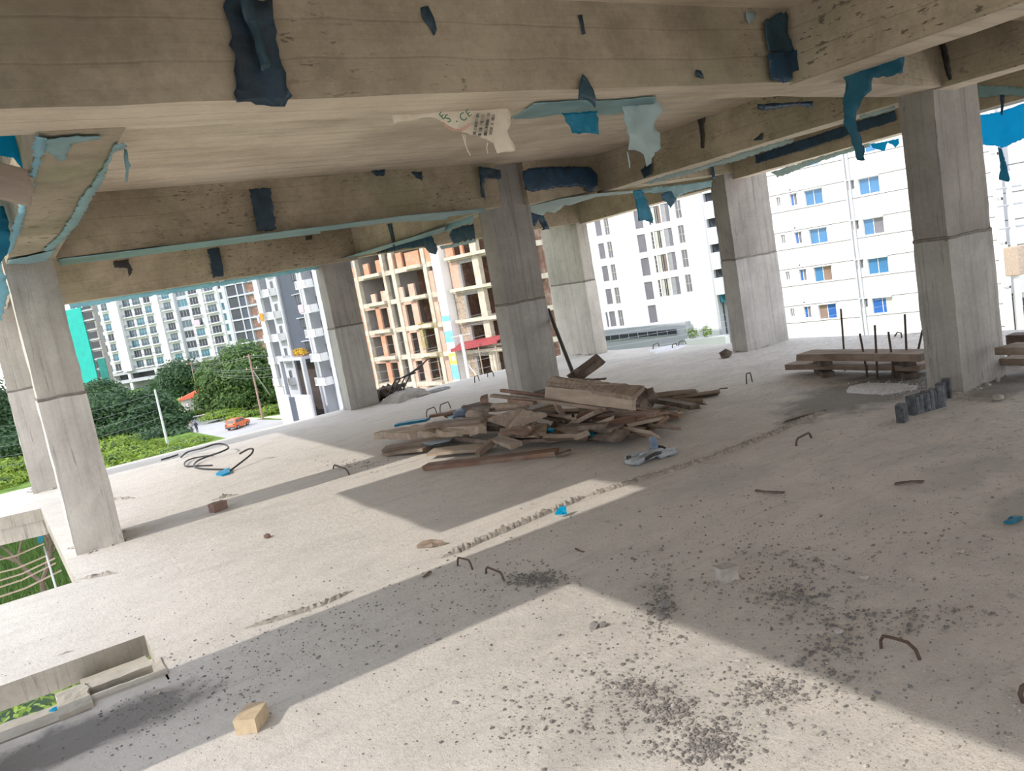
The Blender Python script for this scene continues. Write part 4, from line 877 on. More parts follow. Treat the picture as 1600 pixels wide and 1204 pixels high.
def wire(a, b_, sag, label, r=.012, mat='iron', n=14):
    a, b_ = Vector(a), Vector(b_); P = [a.lerp(b_, i / n) - Vector((0, 0, sag * 4 * (i / n) * (1 - i / n))) for i in range(n + 1)]
    o = MB().tube(P, r, 4).build('overhead_wire', M[mat]); base_at(o, a); return tag(o, label, 'wire', 'overhead street wires')
M['wiregrey'] = simple('grey_wire', (.30, .30, .31), .7)
W1 = 'thin grey overhead wire near the reddish pole, one of a bundle'
for i, (z1, z2) in enumerate(((.2, -.6), (.5, -1.0), (2.2, -2.0), (2.5, -2.6), (3.2, -3.2), (3.6, -3.8))):
    a = Vector(p1.location) + Vector((0, 0, h1 - z1)); wire(a, (40.5, 100, -3.6 + z2 * .7), .25, W1, .016, 'wiregrey'); wire(a, Vector(p3.location) + Vector((0, 0, h3 - .25 * i - .2)), .5, W1, .016, 'wiregrey')
W2 = 'thin overhead wire crossing in front of the dark tree'
for i in range(5): wire(Vector(p2.location) + Vector((0, 0, h2 - .5 - 1.1 * i)), (-6, 122, -5.4 - 1.3 * i), .8, W2, .016, 'wiregrey')
W3 = 'thin overhead wire crossing the brick shell'
for i, (z0, z1) in enumerate(((-1.2, -1.5), (-1.9, -2.9), (-3.1, -4.2), (-4.5, -5.6), (-5.2, -6.6), (-6.0, -7.4))): wire(P11(-82, -3.2, z1 - .9), P11(-54, -3.2, z0), .25, W3, .014, 'wiregrey')
a17 = R(17); W4 = 'thin overhead wire crossing the white blocks at right'
for i in range(6):
    n17 = Vector((math.cos(a17), math.sin(a17), 0)); t17 = Vector((math.sin(a17), -math.cos(a17), 0)); y = 60
    wire(n17 * y + t17 * -60 + Vector((0, 0, -5.8 - .55 * i)), n17 * y + t17 * -8 + Vector((0, 0, -2.6 - .5 * i)), .5, W4, .011, 'wiregrey')
# ------------------------------------------------------------------ timber, steel and rubble on the slab
def px_crop(ox, oy, s): return lambda x, y: (ox + x / s, oy + y / s)
A_ = px_crop(780, 540, 5.327); B_ = px_crop(560, 540, 5.327)
def plank(name, label, a, za, b, zb, wd, th, mat, cat='board', group=None, roll=0, ends=.03, seg=10, parent=None):
    """a sawn or broken board from pixel a (height za) to pixel b (height zb)"""
    P, Q = (G(*a, za) if not isinstance(a, Vector) else a), (G(*b, zb) if not isinstance(b, Vector) else b)
    L = (Q - P).length; x = (Q - P).normalized(); y = Vector((0, 0, 1)).cross(x).normalized(); z = x.cross(y)
    if roll: y, z = y * math.cos(roll) + z * math.sin(roll), z * math.cos(roll) - y * math.sin(roll)
    m = MB(); vs = []; sd = random.random() * 50
    for i in range(seg + 1):
        t = i / seg; bow = .006 * math.sin(t * 3.1 + sd)
        for k, (u, v) in enumerate(((-.5, -.5), (.5, -.5), (.5, .5), (-.5, .5))):
            e = ends * noise.noise(Vector((sd, k * 2.3, t * 9))) if i in (0, seg) else 0
            q = Vector(((t - .5) * L + e, u * wd * (1 + .05 * noise.noise(Vector((sd, t * 4, k)))), v * th + bow + .004 * noise.noise(Vector((sd + k, t * 7, 3))))); vs.append(q)
    m.add(vs, [(3, 2, 1, 0), tuple(range(seg * 4, seg * 4 + 4))] + [(i * 4 + k, i * 4 + (k + 1) % 4, (i + 1) * 4 + (k + 1) % 4, (i + 1) * 4 + k) for i in range(seg) for k in range(4)])
    o = m.build(name, M[mat]); o.matrix_world = Matrix.Translation((P + Q) / 2) @ Matrix((x, y, z)).transposed().to_4x4()
    return tag(o, label, cat, group or 'scrap boards in the timber heap')
def slab_board(name, label, px, zs, th, mat, cat='board', group=None, rag=.015):
    """flat ragged panel through pixel corners lying at the given heights"""
    P = [G(*p, z) for p, z in zip(px, zs)]; c = sum(P, Vector()) / len(P); R_ = []
    for i in range(len(P)):
        a, b = P[i], P[(i + 1) % len(P)]; n = max(2, int((b - a).length / .07))
        for k in range(n):
            q = a.lerp(b, k / n); q = q + Vector(noise.noise_vector(q * 19)) * rag; R_.append(q - c)
    n = len(R_); m = MB(); m.add([Vector((0, 0, th / 2))] + [q + Vector((0, 0, th / 2)) for q in R_] + [Vector((0, 0, -th / 2))] + [q - Vector((0, 0, th / 2)) for q in R_],
        [(0, 1 + i, 1 + (i + 1) % n) for i in range(n)] + [(n + 1, n + 2 + (i + 1) % n, n + 2 + i) for i in range(n)] + [(1 + i, n + 2 + i, n + 2 + (i + 1) % n, 1 + (i + 1) % n) for i in range(n)])
    bm = bmesh.new(); 
    o = m.build(name, M[mat], None, False, c); bm.from_mesh(o.data); bmesh.ops.recalc_face_normals(bm, faces=bm.faces); bm.to_mesh(o.data); bm.free()
    return tag(o, label, cat, group or 'scrap boards in the timber heap')
# big formwork boards on top of the heap
slab_board('formwork_board', 'wide pale formwork board lying on top of the timber heap', [A_(392, 322), A_(446, 268), A_(1215, 350), A_(1110, 440)], [.46, .52, .50, .44], .035, 'wood_grey', rag=.012)
plank('formwork_board', 'long pale board edge under the top formwork board, front of the heap', A_(395, 390), .40, A_(1125, 478), .38, .03, .13, 'wood_pale', roll=R(-12))
plank('formwork_board', 'dark board underside below the two pale formwork boards', A_(330, 385), .34, A_(1100, 505), .30, .12, .05, 'wood_dark')
slab_board('broken_board', 'dark splintered board end at the right tip of the formwork boards', [A_(1140, 440), A_(1200, 370), A_(1285, 360), A_(1305, 430), A_(1280, 500), A_(1180, 500)], [.40, .46, .46, .36, .26, .34], .03, 'wood_dark', rag=.03)
plank('long_batten', 'long thin reddish batten along the front of the formwork boards, upper one', A_(20, 370), .42, A_(1500, 590), .10, .045, .03, 'wood_red', 'batten')
plank('long_batten', 'long thin grey batten below the reddish batten, ending at the left of the heap', A_(-65, 417), .38, A_(905, 522), .30, .045, .03, 'wood_grey', 'batten')
plank('short_batten', 'short dark batten end beside the column foot behind the heap', A_(85, 455), .34, A_(300, 470), .34, .05, .035, 'wood_red', 'batten')
P, Q = G(*A_(600, 285), .45), None
r_ = ray(*A_(845, 105)); Q = EYE + r_ * (math.hypot(P.x, P.y) * 1.02 / math.hypot(r_.x, r_.y))
plank('leaning_board', 'dark brown board sticking up behind the formwork boards', P, 0, Q, 0, .13, .03, 'wood_dark', roll=R(60))
P = G(*A_(640, 225), .55); r_ = ray(857, 484); Q = EYE + r_ * (math.hypot(5.7, 8.15) / math.hypot(r_.x, r_.y))
o = MB().tube([P - Vector((0, 0, .15)), Q], .022, 8).build('iron_bar', M['iron']); base_at(o, P); tag(o, 'dark iron bar leaning on the right side of the pile column', 'bar')
plank('splintered_board', 'two pronged dark splinter lying behind the formwork boards', A_(700, 285), .40, A_(880, 270), .42, .03, .02, 'wood_dark')
plank('short_stick', 'short pale stick propped under the formwork boards', A_(450, 432), .34, A_(578, 682), .06, .05, .035, 'wood_pale', 'stick')
plank('pale_stick', 'thin pale stick slanting up at the front of the heap', A_(560, 752), .05, A_(945, 605), .22, .05, .03, 'wood_pale', 'stick')
plank('grey_board', 'broad grey board in the shade beneath the formwork boards', A_(590, 665), .12, A_(850, 545), .28, .17, .04, 'wood_grey')
plank('grey_board', 'short thick grey block at the right front of the heap', A_(862, 705), .07, A_(1060, 668), .09, .12, .11, 'wood_grey')
plank('grey_board', 'pale tipped board pointing right at the right end of the heap', A_(1060, 655), .13, A_(1385, 600), .12, .09, .03, 'wood_pale')
plank('grey_board', 'reddish board slanting down at the right end of the heap', A_(1180, 742), .02, A_(1400, 590), .13, .09, .03, 'wood_red')
plank('grey_board', 'brown board low under the long reddish batten', A_(800, 600), .16, A_(1310, 560), .17, .14, .03, 'wood_red')
plank('grey_board', 'thin board edge crossing the right end of the heap', A_(980, 640), .10, A_(1480, 545), .12, .05, .03, 'wood_grey')
plank('splintered_board', 'pale splinter at the far right tip of the heap', A_(1390, 585), .06, A_(1520, 540), .05, .04, .02, 'wood_pale')
plank('splintered_board', 'short upright splinter beside the dark broken board end', A_(1330, 530), .02, A_(1400, 500), .10, .05, .02, 'wood_red')
# left half of the heap
plank('blue_board', 'blue painted board at the far left of the heap', B_(318, 660), .07, B_(575, 610), .09, .14, .03, 'blue')
plank('blue_board', 'dull reddish board behind the blue painted board', B_(585, 592), .07, B_(850, 535), .09, .10, .03, 'wood_red')
slab_board('plastic_scrap', 'dark green plastic scrap behind the reddish board of the heap', [B_(740, 590), B_(850, 555), B_(880, 600), B_(760, 620)], [.05, .06, .05, .05], .01, 'teal', 'scrap', 'plastic scraps on the slab')
o = MB().tube([G(*B_(925, 572), .14), G(*B_(990, 580), .14), G(*B_(1058, 590), .13)], [.055, .06, .06], 10).build('timber_roll', M['wood_pale']); base_at(o, G(*B_(990, 580), .1)); tag(o, 'pale round timber end beside the blue sack', 'log')
def sack(name, label, px, z, r, mat, seed, cat='sack', group=None, sq=(1, .8, .5)):
    c = G(*px, z); m = MB(); m.lump((0, 0, 0), r, seed, .75, 3, 0, sq); o = m.build(name, M[mat], None, True, c); return tag(o, label, cat, group)
M['bluegrey'] = plastic('dusty_blue_sacking', (.22, .28, .36), (.10, .14, .21), 0, .7)
sack('crumpled_sack', 'crumpled blue grey sack on the left half of the heap', B_(885, 555), .12, .13, 'bluegrey', 4)
plank('grey_board', 'dark flat board across the top of the left half of the heap', B_(930, 500), .26, B_(1170, 512), .28, .22, .03, 'wood_dark')
slab_board('brick_piece', 'reddish brown brick piece standing on the dark board of the heap', [B_(1015, 468), B_(1030, 440), B_(1078, 425), B_(1075, 465)], [.30, .33, .33, .30], .07, 'brown', 'brick', 'brick pieces', .006)
o = MB().tube([G(*B_(1120, 515), .28), G(*B_(1280, 502), .28), G(*B_(1412, 488), .28)], [.045, .042, .04], 10).build('bamboo_pole', M['wood_pale']); base_at(o, G(*B_(1280, 502), .25)); tag(o, 'short pale bamboo pole end left of the formwork boards', 'pole')
slab_board('plywood_piece', 'broad dusty plywood piece sloping in the middle of the heap', [B_(1080, 612), B_(1330, 530), B_(1570, 575), B_(1275, 690)], [.20, .30, .28, .14], .025, 'wood_grey', rag=.02)
plank('grey_board', 'black gap edged board below the plywood piece', B_(1080, 665), .10, B_(1210, 680), .10, .14, .06, 'wood_dark')
slab_board('broken_board', 'thick pale broken board at the left front of the heap', [B_(130, 748), B_(420, 690), B_(590, 670), B_(820, 690), B_(1075, 655), B_(1055, 705), B_(800, 735), B_(440, 750)], [.10, .11, .12, .13, .14, .13, .11, .10], .07, 'wood_pale', rag=.035)
plank('grey_board', 'grey cracked board behind the thick pale broken board', B_(590, 668), .17, B_(1050, 612), .19, .18, .04, 'wood_grey')
plank('grey_board', 'dark grey plank pointing left under the pale broken board', B_(215, 862), .05, B_(790, 770), .06, .20, .04, 'wood_grey')
slab_board('plastic_scrap', 'dark green tarp scrap under the pale broken board', [B_(520, 820), B_(560, 800), B_(800, 765), B_(760, 795), B_(640, 830)], [.085] * 5, .01, 'navy', 'scrap', 'plastic scraps on the slab')
plank('grey_board', 'brown plank low at the left front of the heap', B_(225, 890), .035, B_(560, 860), .04, .12, .03, 'wood_grey')
plank('grey_board', 'beige board with a split edge at the front of the heap', B_(600, 890), .05, B_(1090, 835), .05, .22, .03, 'wood_pale')
plank('grey_board', 'dark slanting plank between the beige board and the reddish board', B_(990, 905), .03, B_(1110, 805), .09, .06, .05, 'wood_grey')
slab_board('plastic_scrap', 'bright blue plastic scrap among the front boards of the heap', [B_(1140, 800), B_(1200, 775), B_(1265, 765), B_(1250, 800), B_(1160, 830)], [.10] * 5, .012, 'blue', 'scrap', 'plastic scraps on the slab')
plank('grey_board', 'orange tan strip of wood in the middle front of the heap', B_(1180, 735), .13, B_(1490, 752), .12, .06, .02, 'wood_pale')
slab_board('broken_board', 'flat brown board left of the curved shell in the heap', [A_(0, 700), A_(140, 690), A_(395, 655), A_(395, 735), A_(180, 745), A_(20, 730)], [.15, .16, .17, .13, .12, .13], .025, 'wood_grey', rag=.015)
plank('grey_board', 'brown board below the flat brown board, front of the heap', A_(60, 800), .06, A_(520, 760), .06, .14, .03, 'wood_grey')
plank('long_board', 'long reddish board lying on the slab in front of the heap', B_(562, 1003), .025, A_(480, 882), .025, .15, .04, 'wood_red')
plank('splintered_board', 'dark splinters at the right end of the long reddish board', A_(470, 905), .03, A_(600, 880), .03, .06, .02, 'wood_dark')
# curved shell
m = MB(); vs = []; c0 = G(*A_(470, 770), .02); nn = 14
for i in range(nn + 1):
    a = math.pi * (.05 + .9 * i / nn)
    for r in (.20, .225): vs += [(math.cos(a) * r - .0, -.16, .22 - math.sin(a) * r), (math.cos(a) * r * .9, .16, .22 - math.sin(a) * r * .9)]
m.add(vs, [f_ for i in range(nn) for f_ in ((i * 4, i * 4 + 4, i * 4 + 5, i * 4 + 1), (i * 4 + 2, i * 4 + 3, i * 4 + 7, i * 4 + 6), (i * 4, i * 4 + 2, i * 4 + 6, i * 4 + 4), (i * 4 + 1, i * 4 + 5, i * 4 + 7, i * 4 + 3))])
o = m.build('curved_shell', M['wood_pale'], None, False, c0); o.rotation_euler = (0, 0, R(-40)); tag(o, 'curved grey half shell lying at the front centre of the heap', 'pipe')
slab_board('plastic_scrap', 'blue plastic rag under the pale slanting stick', [A_(590, 750), A_(640, 715), A_(780, 715), A_(800, 735), A_(700, 760), A_(610, 790)], [.09, .12, .12, .10, .07, .05], .012, 'blue', 'scrap', 'plastic scraps on the slab')
slab_board('plastic_scrap', 'small blue rag left of the curved shell', [A_(395, 720), A_(415, 680), A_(450, 690), A_(455, 725)], [.12, .18, .18, .12], .012, 'blue', 'scrap', 'plastic scraps on the slab')
rnd = random.Random(11)
for i in range(46):   # broken offcuts in the shade of the heap
    t = rnd.random(); px = (700 + 330 * t + rnd.uniform(-30, 30), 672 - 32 * abs(t - .3) + rnd.uniform(-22, 24) - 12 * t); z = rnd.uniform(.03, .2) * (1 - abs(t - .5) * .8)
    px2 = (px[0] + rnd.uniform(30, 85), px[1] + rnd.uniform(-16, 14))
    plank('wood_offcut', 'small broken wood offcut in the shadow of the timber heap', px, z, px2, z + rnd.uniform(-.03, .06), rnd.uniform(.04, .14), rnd.uniform(.02, .05), rnd.choice(['wood_grey', 'wood_grey', 'wood_dark', 'wood_red', 'wood_pale']), 'board', 'offcuts in the timber heap', R(rnd.uniform(-40, 40)), .05, 6)
# sack ring right of the heap
c0 = G(1010, 718); e = empty('crumpled_bag', c0, 'grey blue crumpled plastic bag on the slab right of the heap', 'bag')
M['bagwhite'] = plastic('dusty_white_bag', (.42, .46, .48), (.20, .22, .25), 0, .5)
m = MB()
for k in range(14): m.lump((rnd.uniform(-.17, .17), rnd.uniform(-.1, .1), .02 + .025 * rnd.random()), rnd.uniform(.04, .075), 60 + k, .55, 2, 0, (1.3, .8, .45))
m.build('sheet', M['bagwhite'], e, True)
MB().tube([(.19 * math.cos(a) + .02, .1 * math.sin(a), .035 + .02 * math.sin(3 * a)) for a in [6.28 * i / 24 for i in range(24)]], .012, 6).build('dark_rim', M['iron'], e)
MB().tube([(.12, .02, .02), (.13, .04, .15)], .03, 8).build('neck', M['bluegrey'], e)

# boards, starter bars and rib edged strip by the thick column
Cc = px_crop(1150, 480, 3.542)
plank('stacked_board', 'upper long board resting behind the starter bars at right', G(*Cc(375, 268), .22), 0, G(*Cc(1065, 262), .22), 0, .26, .07, 'wood_grey', 'board', 'boards behind the starter bars')
plank('stacked_board', 'lower long board behind the starter bars, just off the slab', G(*Cc(318, 318), .09), 0, G(*Cc(1065, 318), .09), 0, .3, .06, 'wood_grey', 'board', 'boards behind the starter bars')
for i, (t, z) in enumerate(((.15, .03), (.8, .03))):
    a = (G(*Cc(375 + 690 * t, 318), .09) + G(*Cc(375 + 690 * t, 266), .22)) / 2; a.z = 0; o = MB().box(-.06, .06, -.2, .2, 0, .055).build('board_bearer', M['wood_dark'], None, False, a); o.rotation_euler = (0, 0, R(-40)); tag(o, ('left', 'right')[i] + ' dark block carrying the long boards behind the starter bars', 'block')
    o = MB().box(-.06, .06, -.16, .16, 0, .075).build('board_bearer', M['wood_dark'], None, False, a + Vector((0, 0, .115))); o.rotation_euler = (0, 0, R(-40)); tag(o, ('left', 'right')[i] + ' spacer block between the two long boards', 'block')
Dd = [((580, 8), (604, 350), 'tallest starter bar, leftmost of the row beside the thick column'), ((685, 145), (728, 385), 'short starter bar second from the left beside the thick column'), ((768, 98), (782, 395), 'starter bar third from the left beside the thick column'), ((843, 135), (876, 392), 'starter bar leaning left, fourth from the left beside the thick column'), ((934, 38), (947, 380), 'tall starter bar, fifth from the left, close to the thick column'), ((1032, 125), (983, 345), 'starter bar leaning right against the view of the thick column')]
for t, b_, lab in Dd:
    P = G(*Cc(*b_)); r_ = ray(*Cc(*t)); Q = EYE + r_ * (math.hypot(P.x, P.y) / math.hypot(r_.x, r_.y))
    o = MB().tube([P, P.lerp(Q, .5) + Vector((.004, 0, 0)), Q], .011, 6).build('starter_bar', M['rust']); base_at(o, P); tag(o, lab, 'rebar', 'starter bars in the slab')
e = empty('rib_edged_strip', G(*Cc(1050, 590)), 'dark tarred rib edged strip standing at the foot of the thick column', 'strip', None, 0, 'thing'); base = Vector(e.location)
P, Q = G(*Cc(972, 598)), G(*Cc(1155, 545)); tt = (Q - P).normalized(); nn_ = Vector((tt.y, -tt.x, 0))
vs = []
for q in (P, Q):
    for o_, z in ((.0, 0), (-.045, 0), (-.045, .15), (.0, .15)): vs.append(q + nn_ * o_ - base + Vector((0, 0, z)))
MB().add(vs, [(3, 2, 1, 0), (4, 5, 6, 7), (0, 1, 5, 4), (1, 2, 6, 5), (2, 3, 7, 6), (3, 0, 4, 7)]).build('back_plate', M['tar'], e)
for i in range(9):
    q = P.lerp(Q, (i + .5) / 9); h = .13 + .05 * random.random() + .02 * i / 9; lean = tt * random.uniform(-.008, .008)
    MB().tube([q + nn_ * .006 - base, q + nn_ * .006 - base + lean + Vector((0, 0, h))], [.021, .018], 7).build('rib', M['tarlight' if i % 3 else 'tar'], e)
def stub(px, h, w_, name, lab):
    q = G(*px); o = rough_hexa(corners([(-w_, -.03), (w_, -.03), (w_, .03), (-w_, .03)], 0, h), .04, .006, 12).build(name, M['tar'], None, False, q); o.rotation_euler = (0, 0, R(15)); tag(o, lab, 'stub', 'tarred concrete stubs')
stub(Cc(922, 632), .135, .05, 'tarred_stub', 'separate dark tarred stub left of the rib edged strip')
stub(Cc(1140, 520), .15, .035, 'tarred_stub', 'dark tarred stub behind the right end of the rib edged strip')
stub(Cc(1172, 500), .16, .025, 'tarred_stub', 'thin dark stub touching the thick column foot')
# damp grit apron and pale gravel
def patch(name, px, mat, label, cat, h=.012, rag=.05, kind=None):
    P = [G(*p) for p in px]; c = sum(P, Vector()) / len(P); m = MB(); ring = []
    for i in range(len(P)):
        a, b_ = P[i], P[(i + 1) % len(P)]; k = max(2, int((b_ - a).length / .06))
        for j in range(k): q = a.lerp(b_, j / k); ring.append(q + Vector((noise.noise(q * 5), noise.noise(q * 5 + Vector((9, 0, 0))), 0)) * rag)
    n = len(ring); vs = [Vector((0, 0, h))]; lv = ((.45, h), (.75, h * .8), (.92, h * .4), (1.0, -.003))
    for s_, z in lv:
        for q in ring: d = q - c; p = d * s_; vs.append(Vector((p.x, p.y, z + (h * .35 * noise.noise((p + c) * 14) if z > 0 else 0))))
    m.add(vs, [(0, 1 + i, 1 + (i + 1) % n) for i in range(n)] + [(1 + l * n + i, 1 + (l + 1) * n + i, 1 + (l + 1) * n + (i + 1) % n, 1 + l * n + (i + 1) % n) for l in range(3) for i in range(n)])
    o = m.build(name, M[mat], None, True, c); return tag(o, label, cat, None, kind)
patch('white_gravel', [Cc(600, 440), Cc(690, 418), Cc(850, 415), Cc(1020, 430), Cc(1010, 450), Cc(860, 478), Cc(700, 485), Cc(620, 470)], 'gravel', 'pale gravel poured beside the starter bars', 'gravel', .006, .05, 'stuff')
gm = MB(); rnd = random.Random(3); gc = G(*Cc(820, 445))
for i in range(420):
    q = G(*Cc(rnd.gauss(840, 95), 450 + rnd.gauss(0, 16))); gm.lump(q - gc + Vector((0, 0, .006)), rnd.uniform(.003, .009), i, .6, 1)
o = gm.build('gravel_stones', M['gravel'], None, False, gc); tag(o, 'small loose white stones on the pale gravel patch', 'gravel', None, 'stuff')
for i, (a, b_, lab) in enumerate((((1572, 543), (1640, 545), 'upper board end right of the thick column'), ((1575, 562), (1650, 562), 'lower board end right of the thick column'))):
    plank('edge_board', lab, G(*a, .3 - .17 * i), 0, G(*b_, .3 - .17 * i), 0, .25, .06, 'wood_grey', 'board', 'boards right of the thick column')
for i in range(2): o = MB().box(-.08, .08, -.1, .1, 0, .098 if i == 0 else .11).build('board_bearer', M['wood_dark'], None, False, G(1600, 566) + Vector((0, 0, (0, .16)[i]))); tag(o, ('lower', 'upper')[i] + ' bearer block under the boards at the right edge', 'block')

# reinforcing hooks standing out of the slab
def hook(pts, r, label, mat='rust'):
    base = Vector(pts[0]); P = [Vector(p) for p in pts]; o = MB().tube(P, r, 6).build('rebar_hook', M[mat]); base_at(o, base); return tag(o, label, 'rebar', 'bent bars in the slab')
def arch(pa, pb, h, r, label, lean=.3):
    a, b_ = G(*pa), G(*pb); d = b_ - a; P = []
    for i in range(13):
        t = i / 12; z = h * min(1, math.sin(math.pi * min(t, .18) / .36) if t < .18 else 1) * (1 if t < .82 else math.sin(math.pi * (1 - t) / .36)); P.append(a + d * t + Vector((lean * h * .2, 0, z - (.01 if t in (0, 1) else 0))))
    return hook(P, r, label)
arch((714, 884), (738, 890), .055, .006, 'thin pale bent bar at the shadow line, left of a pair')
arch((758, 896), (788, 908), .045, .006, 'thin bent bar in the shade, right of a pair')
hook([G(1377, 1013), G(1376, 1000, .02), G(1380, 993, .045), G(1395, 996, .05), G(1418, 1003, .05), G(1431, 1015, .04), G(1437, 1030, .0)], .007, 'large rusty bent bar in the right foreground')
hook([G(1599, 1097), G(1594, 1085, .03), G(1597, 1073, .05), G(1606, 1068, .05)], .008, 'rusty bar loop cut by the right edge of the view')
arch((1166, 600), (1175, 597), .11, .007, 'small bent bar on the slab before the far white block')
hook([G(1121, 615), G(1125, 607, .03), G(1137, 606, .03)], .006, 'small bent bar left of the other one before the far white block')
arch((1243, 697), (1268, 684), .05, .008, 'low bent bar on the slab in front of the damp grit')
arch((666, 652), (682, 645), .09, .007, 'bent bar behind the blue painted board, left of two')
arch((687, 645), (704, 638), .10, .007, 'bent bar behind the blue painted board, right of two')
arch((742, 598), (749, 595), .10, .008, 'square bent bar on the far slab left of the pile column', 0)
arch((762, 589), (772, 588), .10, .008, 'square bent bar on the far slab touching the pile column', 0)
arch((520, 732), (546, 742), .05, .008, 'twisted bar at the end of the column shadow')
hook([G(1398, 525), G(1402, 519, .06), G(1408, 520, .08), G(1409, 527, .0)], .01, 'bent bar at the far slab edge near the blue windowed block')
arch((1020, 546), (1030, 541), .07, .008, 'bent bars at the far right slab edge, left of three')
arch((1050, 545), (1058, 541), .06, .008, 'bent bars at the far right slab edge, middle of three')
arch((1060, 541), (1072, 538), .07, .008, 'bent bars at the far right slab edge, right of three')
# cable loops by the left slab edge
def px_curve(pts, r, label, name, cat, zs=None, mat='rubber'):
    P = [G(*p, (zs[i] if zs else .01)) for i, p in enumerate(pts)]; Q = []
    for i in range(len(P) - 1):
        p0, p1_, p2_, p3_ = P[max(i - 1, 0)], P[i], P[i + 1], P[min(i + 2, len(P) - 1)]
        for k in range(6):
            t = k / 6; Q.append(.5 * ((2 * p1_) + (-p0 + p2_) * t + (2 * p0 - 5 * p1_ + 4 * p2_ - p3_) * t * t + (-p0 + 3 * p1_ - 3 * p2_ + p3_) * t ** 3))
    Q.append(P[-1]); o = MB().tube(Q, r, 6).build(name, M[mat]); base_at(o, Q[0]); return tag(o, label, cat, 'steel rods on the left slab edge')
Fk = px_crop(0, 650, 3.2)
px_curve([Fk(905, 205), Fk(940, 178), Fk(1010, 160), Fk(1075, 140), Fk(1120, 140), Fk(1142, 158), Fk(1100, 180), Fk(1040, 200), Fk(985, 225), Fk(970, 250), Fk(1010, 262), Fk(1080, 265), Fk(1140, 265)], .011, 'long looping dark rod curling at the left slab edge', 'looped_rod', 'rod', [.02, .05, .1, .12, .1, .08, .06, .04, .03, .02, .015, .012, .012])
px_curve([Fk(1060, 245), Fk(985, 248), Fk(930, 250), Fk(925, 230), Fk(960, 212), Fk(1020, 200), Fk(1065, 195)], .010, 'short looping dark rod beside the long one', 'looped_rod', 'rod', [.01, .01, .02, .03, .02, .02, .02])
px_curve([Fk(1198, 188), Fk(1240, 165), Fk(1265, 165), Fk(1255, 190), Fk(1200, 235), Fk(1150, 272)], .011, 'bent rod rising right of the loops with a blue end', 'looped_rod', 'rod', [.12, .16, .16, .1, .05, .015])
slab_board('plastic_scrap', 'blue plastic wrapped on the rod end near the left slab edge', [Fk(1078, 288), Fk(1110, 272), Fk(1148, 262), Fk(1152, 280), Fk(1110, 292)], [.02] * 5, .02, 'cyan', 'scrap', 'plastic scraps on the slab')
px_curve([(252, 718), (266, 714), (278, 710)], .012, 'short dark rod lying along the left slab edge', 'short_rod', 'rod', [.02] * 3)
slab_board('plastic_scrap', 'small bright blue scrap on the ridge in mid slab', [(868, 803), (872, 795), (884, 793), (887, 800), (878, 805)], [.03, .05, .05, .03, .02], .012, 'cyan', 'scrap', 'plastic scraps on the slab')
slab_board('plastic_scrap', 'blue plastic scrap at the right edge of the slab', [(1570, 815), (1578, 808), (1596, 805), (1599, 810), (1585, 816)], [.012] * 5, .012, 'blue', 'scrap', 'plastic scraps on the slab')
slab_board('plastic_scrap', 'small blue scrap beside the lower left slot', [(78, 1111), (92, 1103), (95, 1106), (85, 1113)], [-.0] * 4, .01, 'cyan', 'scrap', 'plastic scraps on the slab')
slab_board('wood_chip', 'small weathered wood chip on the sunlit slab', [(651, 853), (660, 847), (690, 844), (693, 848), (675, 853)], [.015, .03, .03, .015, .012], .02, 'wood_grey', 'chip', 'chips', .012)
plank('wood_chip', 'tiny dark stick near the ridge shadow', (900, 858), .006, (912, 861), .006, .01, .008, 'wood_dark', 'chip', 'chips')
for i, (a, b_, lab) in enumerate((((660, 901), (673, 894), 'tiny dark stick left in the shadow band'), ((1180, 765), (1222, 770), 'thin dark splinter on the dusty right part of the slab'), ((1225, 660), (1290, 640), 'long thin dark rod pointing to the damp grit'), ((1400, 756), (1442, 752), 'thin dark splinter below the rib edged strip'))):
    plank('wood_splinter', lab, a, .008, b_, .008, .016, .012, 'wood_dark', 'stick', 'splinters on the slab')
# brick and blocks
e = rough_hexa(corners([(.452, 3.29), (.525, 3.232), (.60, 3.335), (.535, 3.395)], 0, .062), .02, .003, 30).build('sandy_brick', M['brickraw']); base_at(e, (.52, 3.31, 0)); tag(e, 'sandy brick half lying on the slab in the foreground', 'brick')
def chunk(px, r, label, mat='stone', seed=1, cat='stone', group='loose stones on the slab', sq=(1, 1, .7)):
    o = MB().lump((0, 0, 0), r, seed, .5, 1, 0, sq).build('loose_stone', M[mat], None, False, G(*px, r * .5)); return tag(o, label, cat, group)
o = rough_hexa(corners([(-.07, -.045), (.07, -.045), (.07, .045), (-.07, .045)], 0, .075), .03, .006, 20).build('brick_piece', M['brown'], None, False, G(342, 797)); o.rotation_euler = (0, 0, R(20)); tag(o, 'brown brick piece in the column shadow', 'brick', 'brick pieces')
o = rough_hexa(corners([(-.06, -.03), (.04, -.03), (.04, .03), (-.06, .03)], 0, .07), .02, .012, 24).build('brick_piece', M['stone'], None, False, G(1140, 905)); o.rotation_euler = (0, 0, R(-20)); tag(o, 'grey block piece with a dark side on the right slab', 'brick', 'brick pieces')
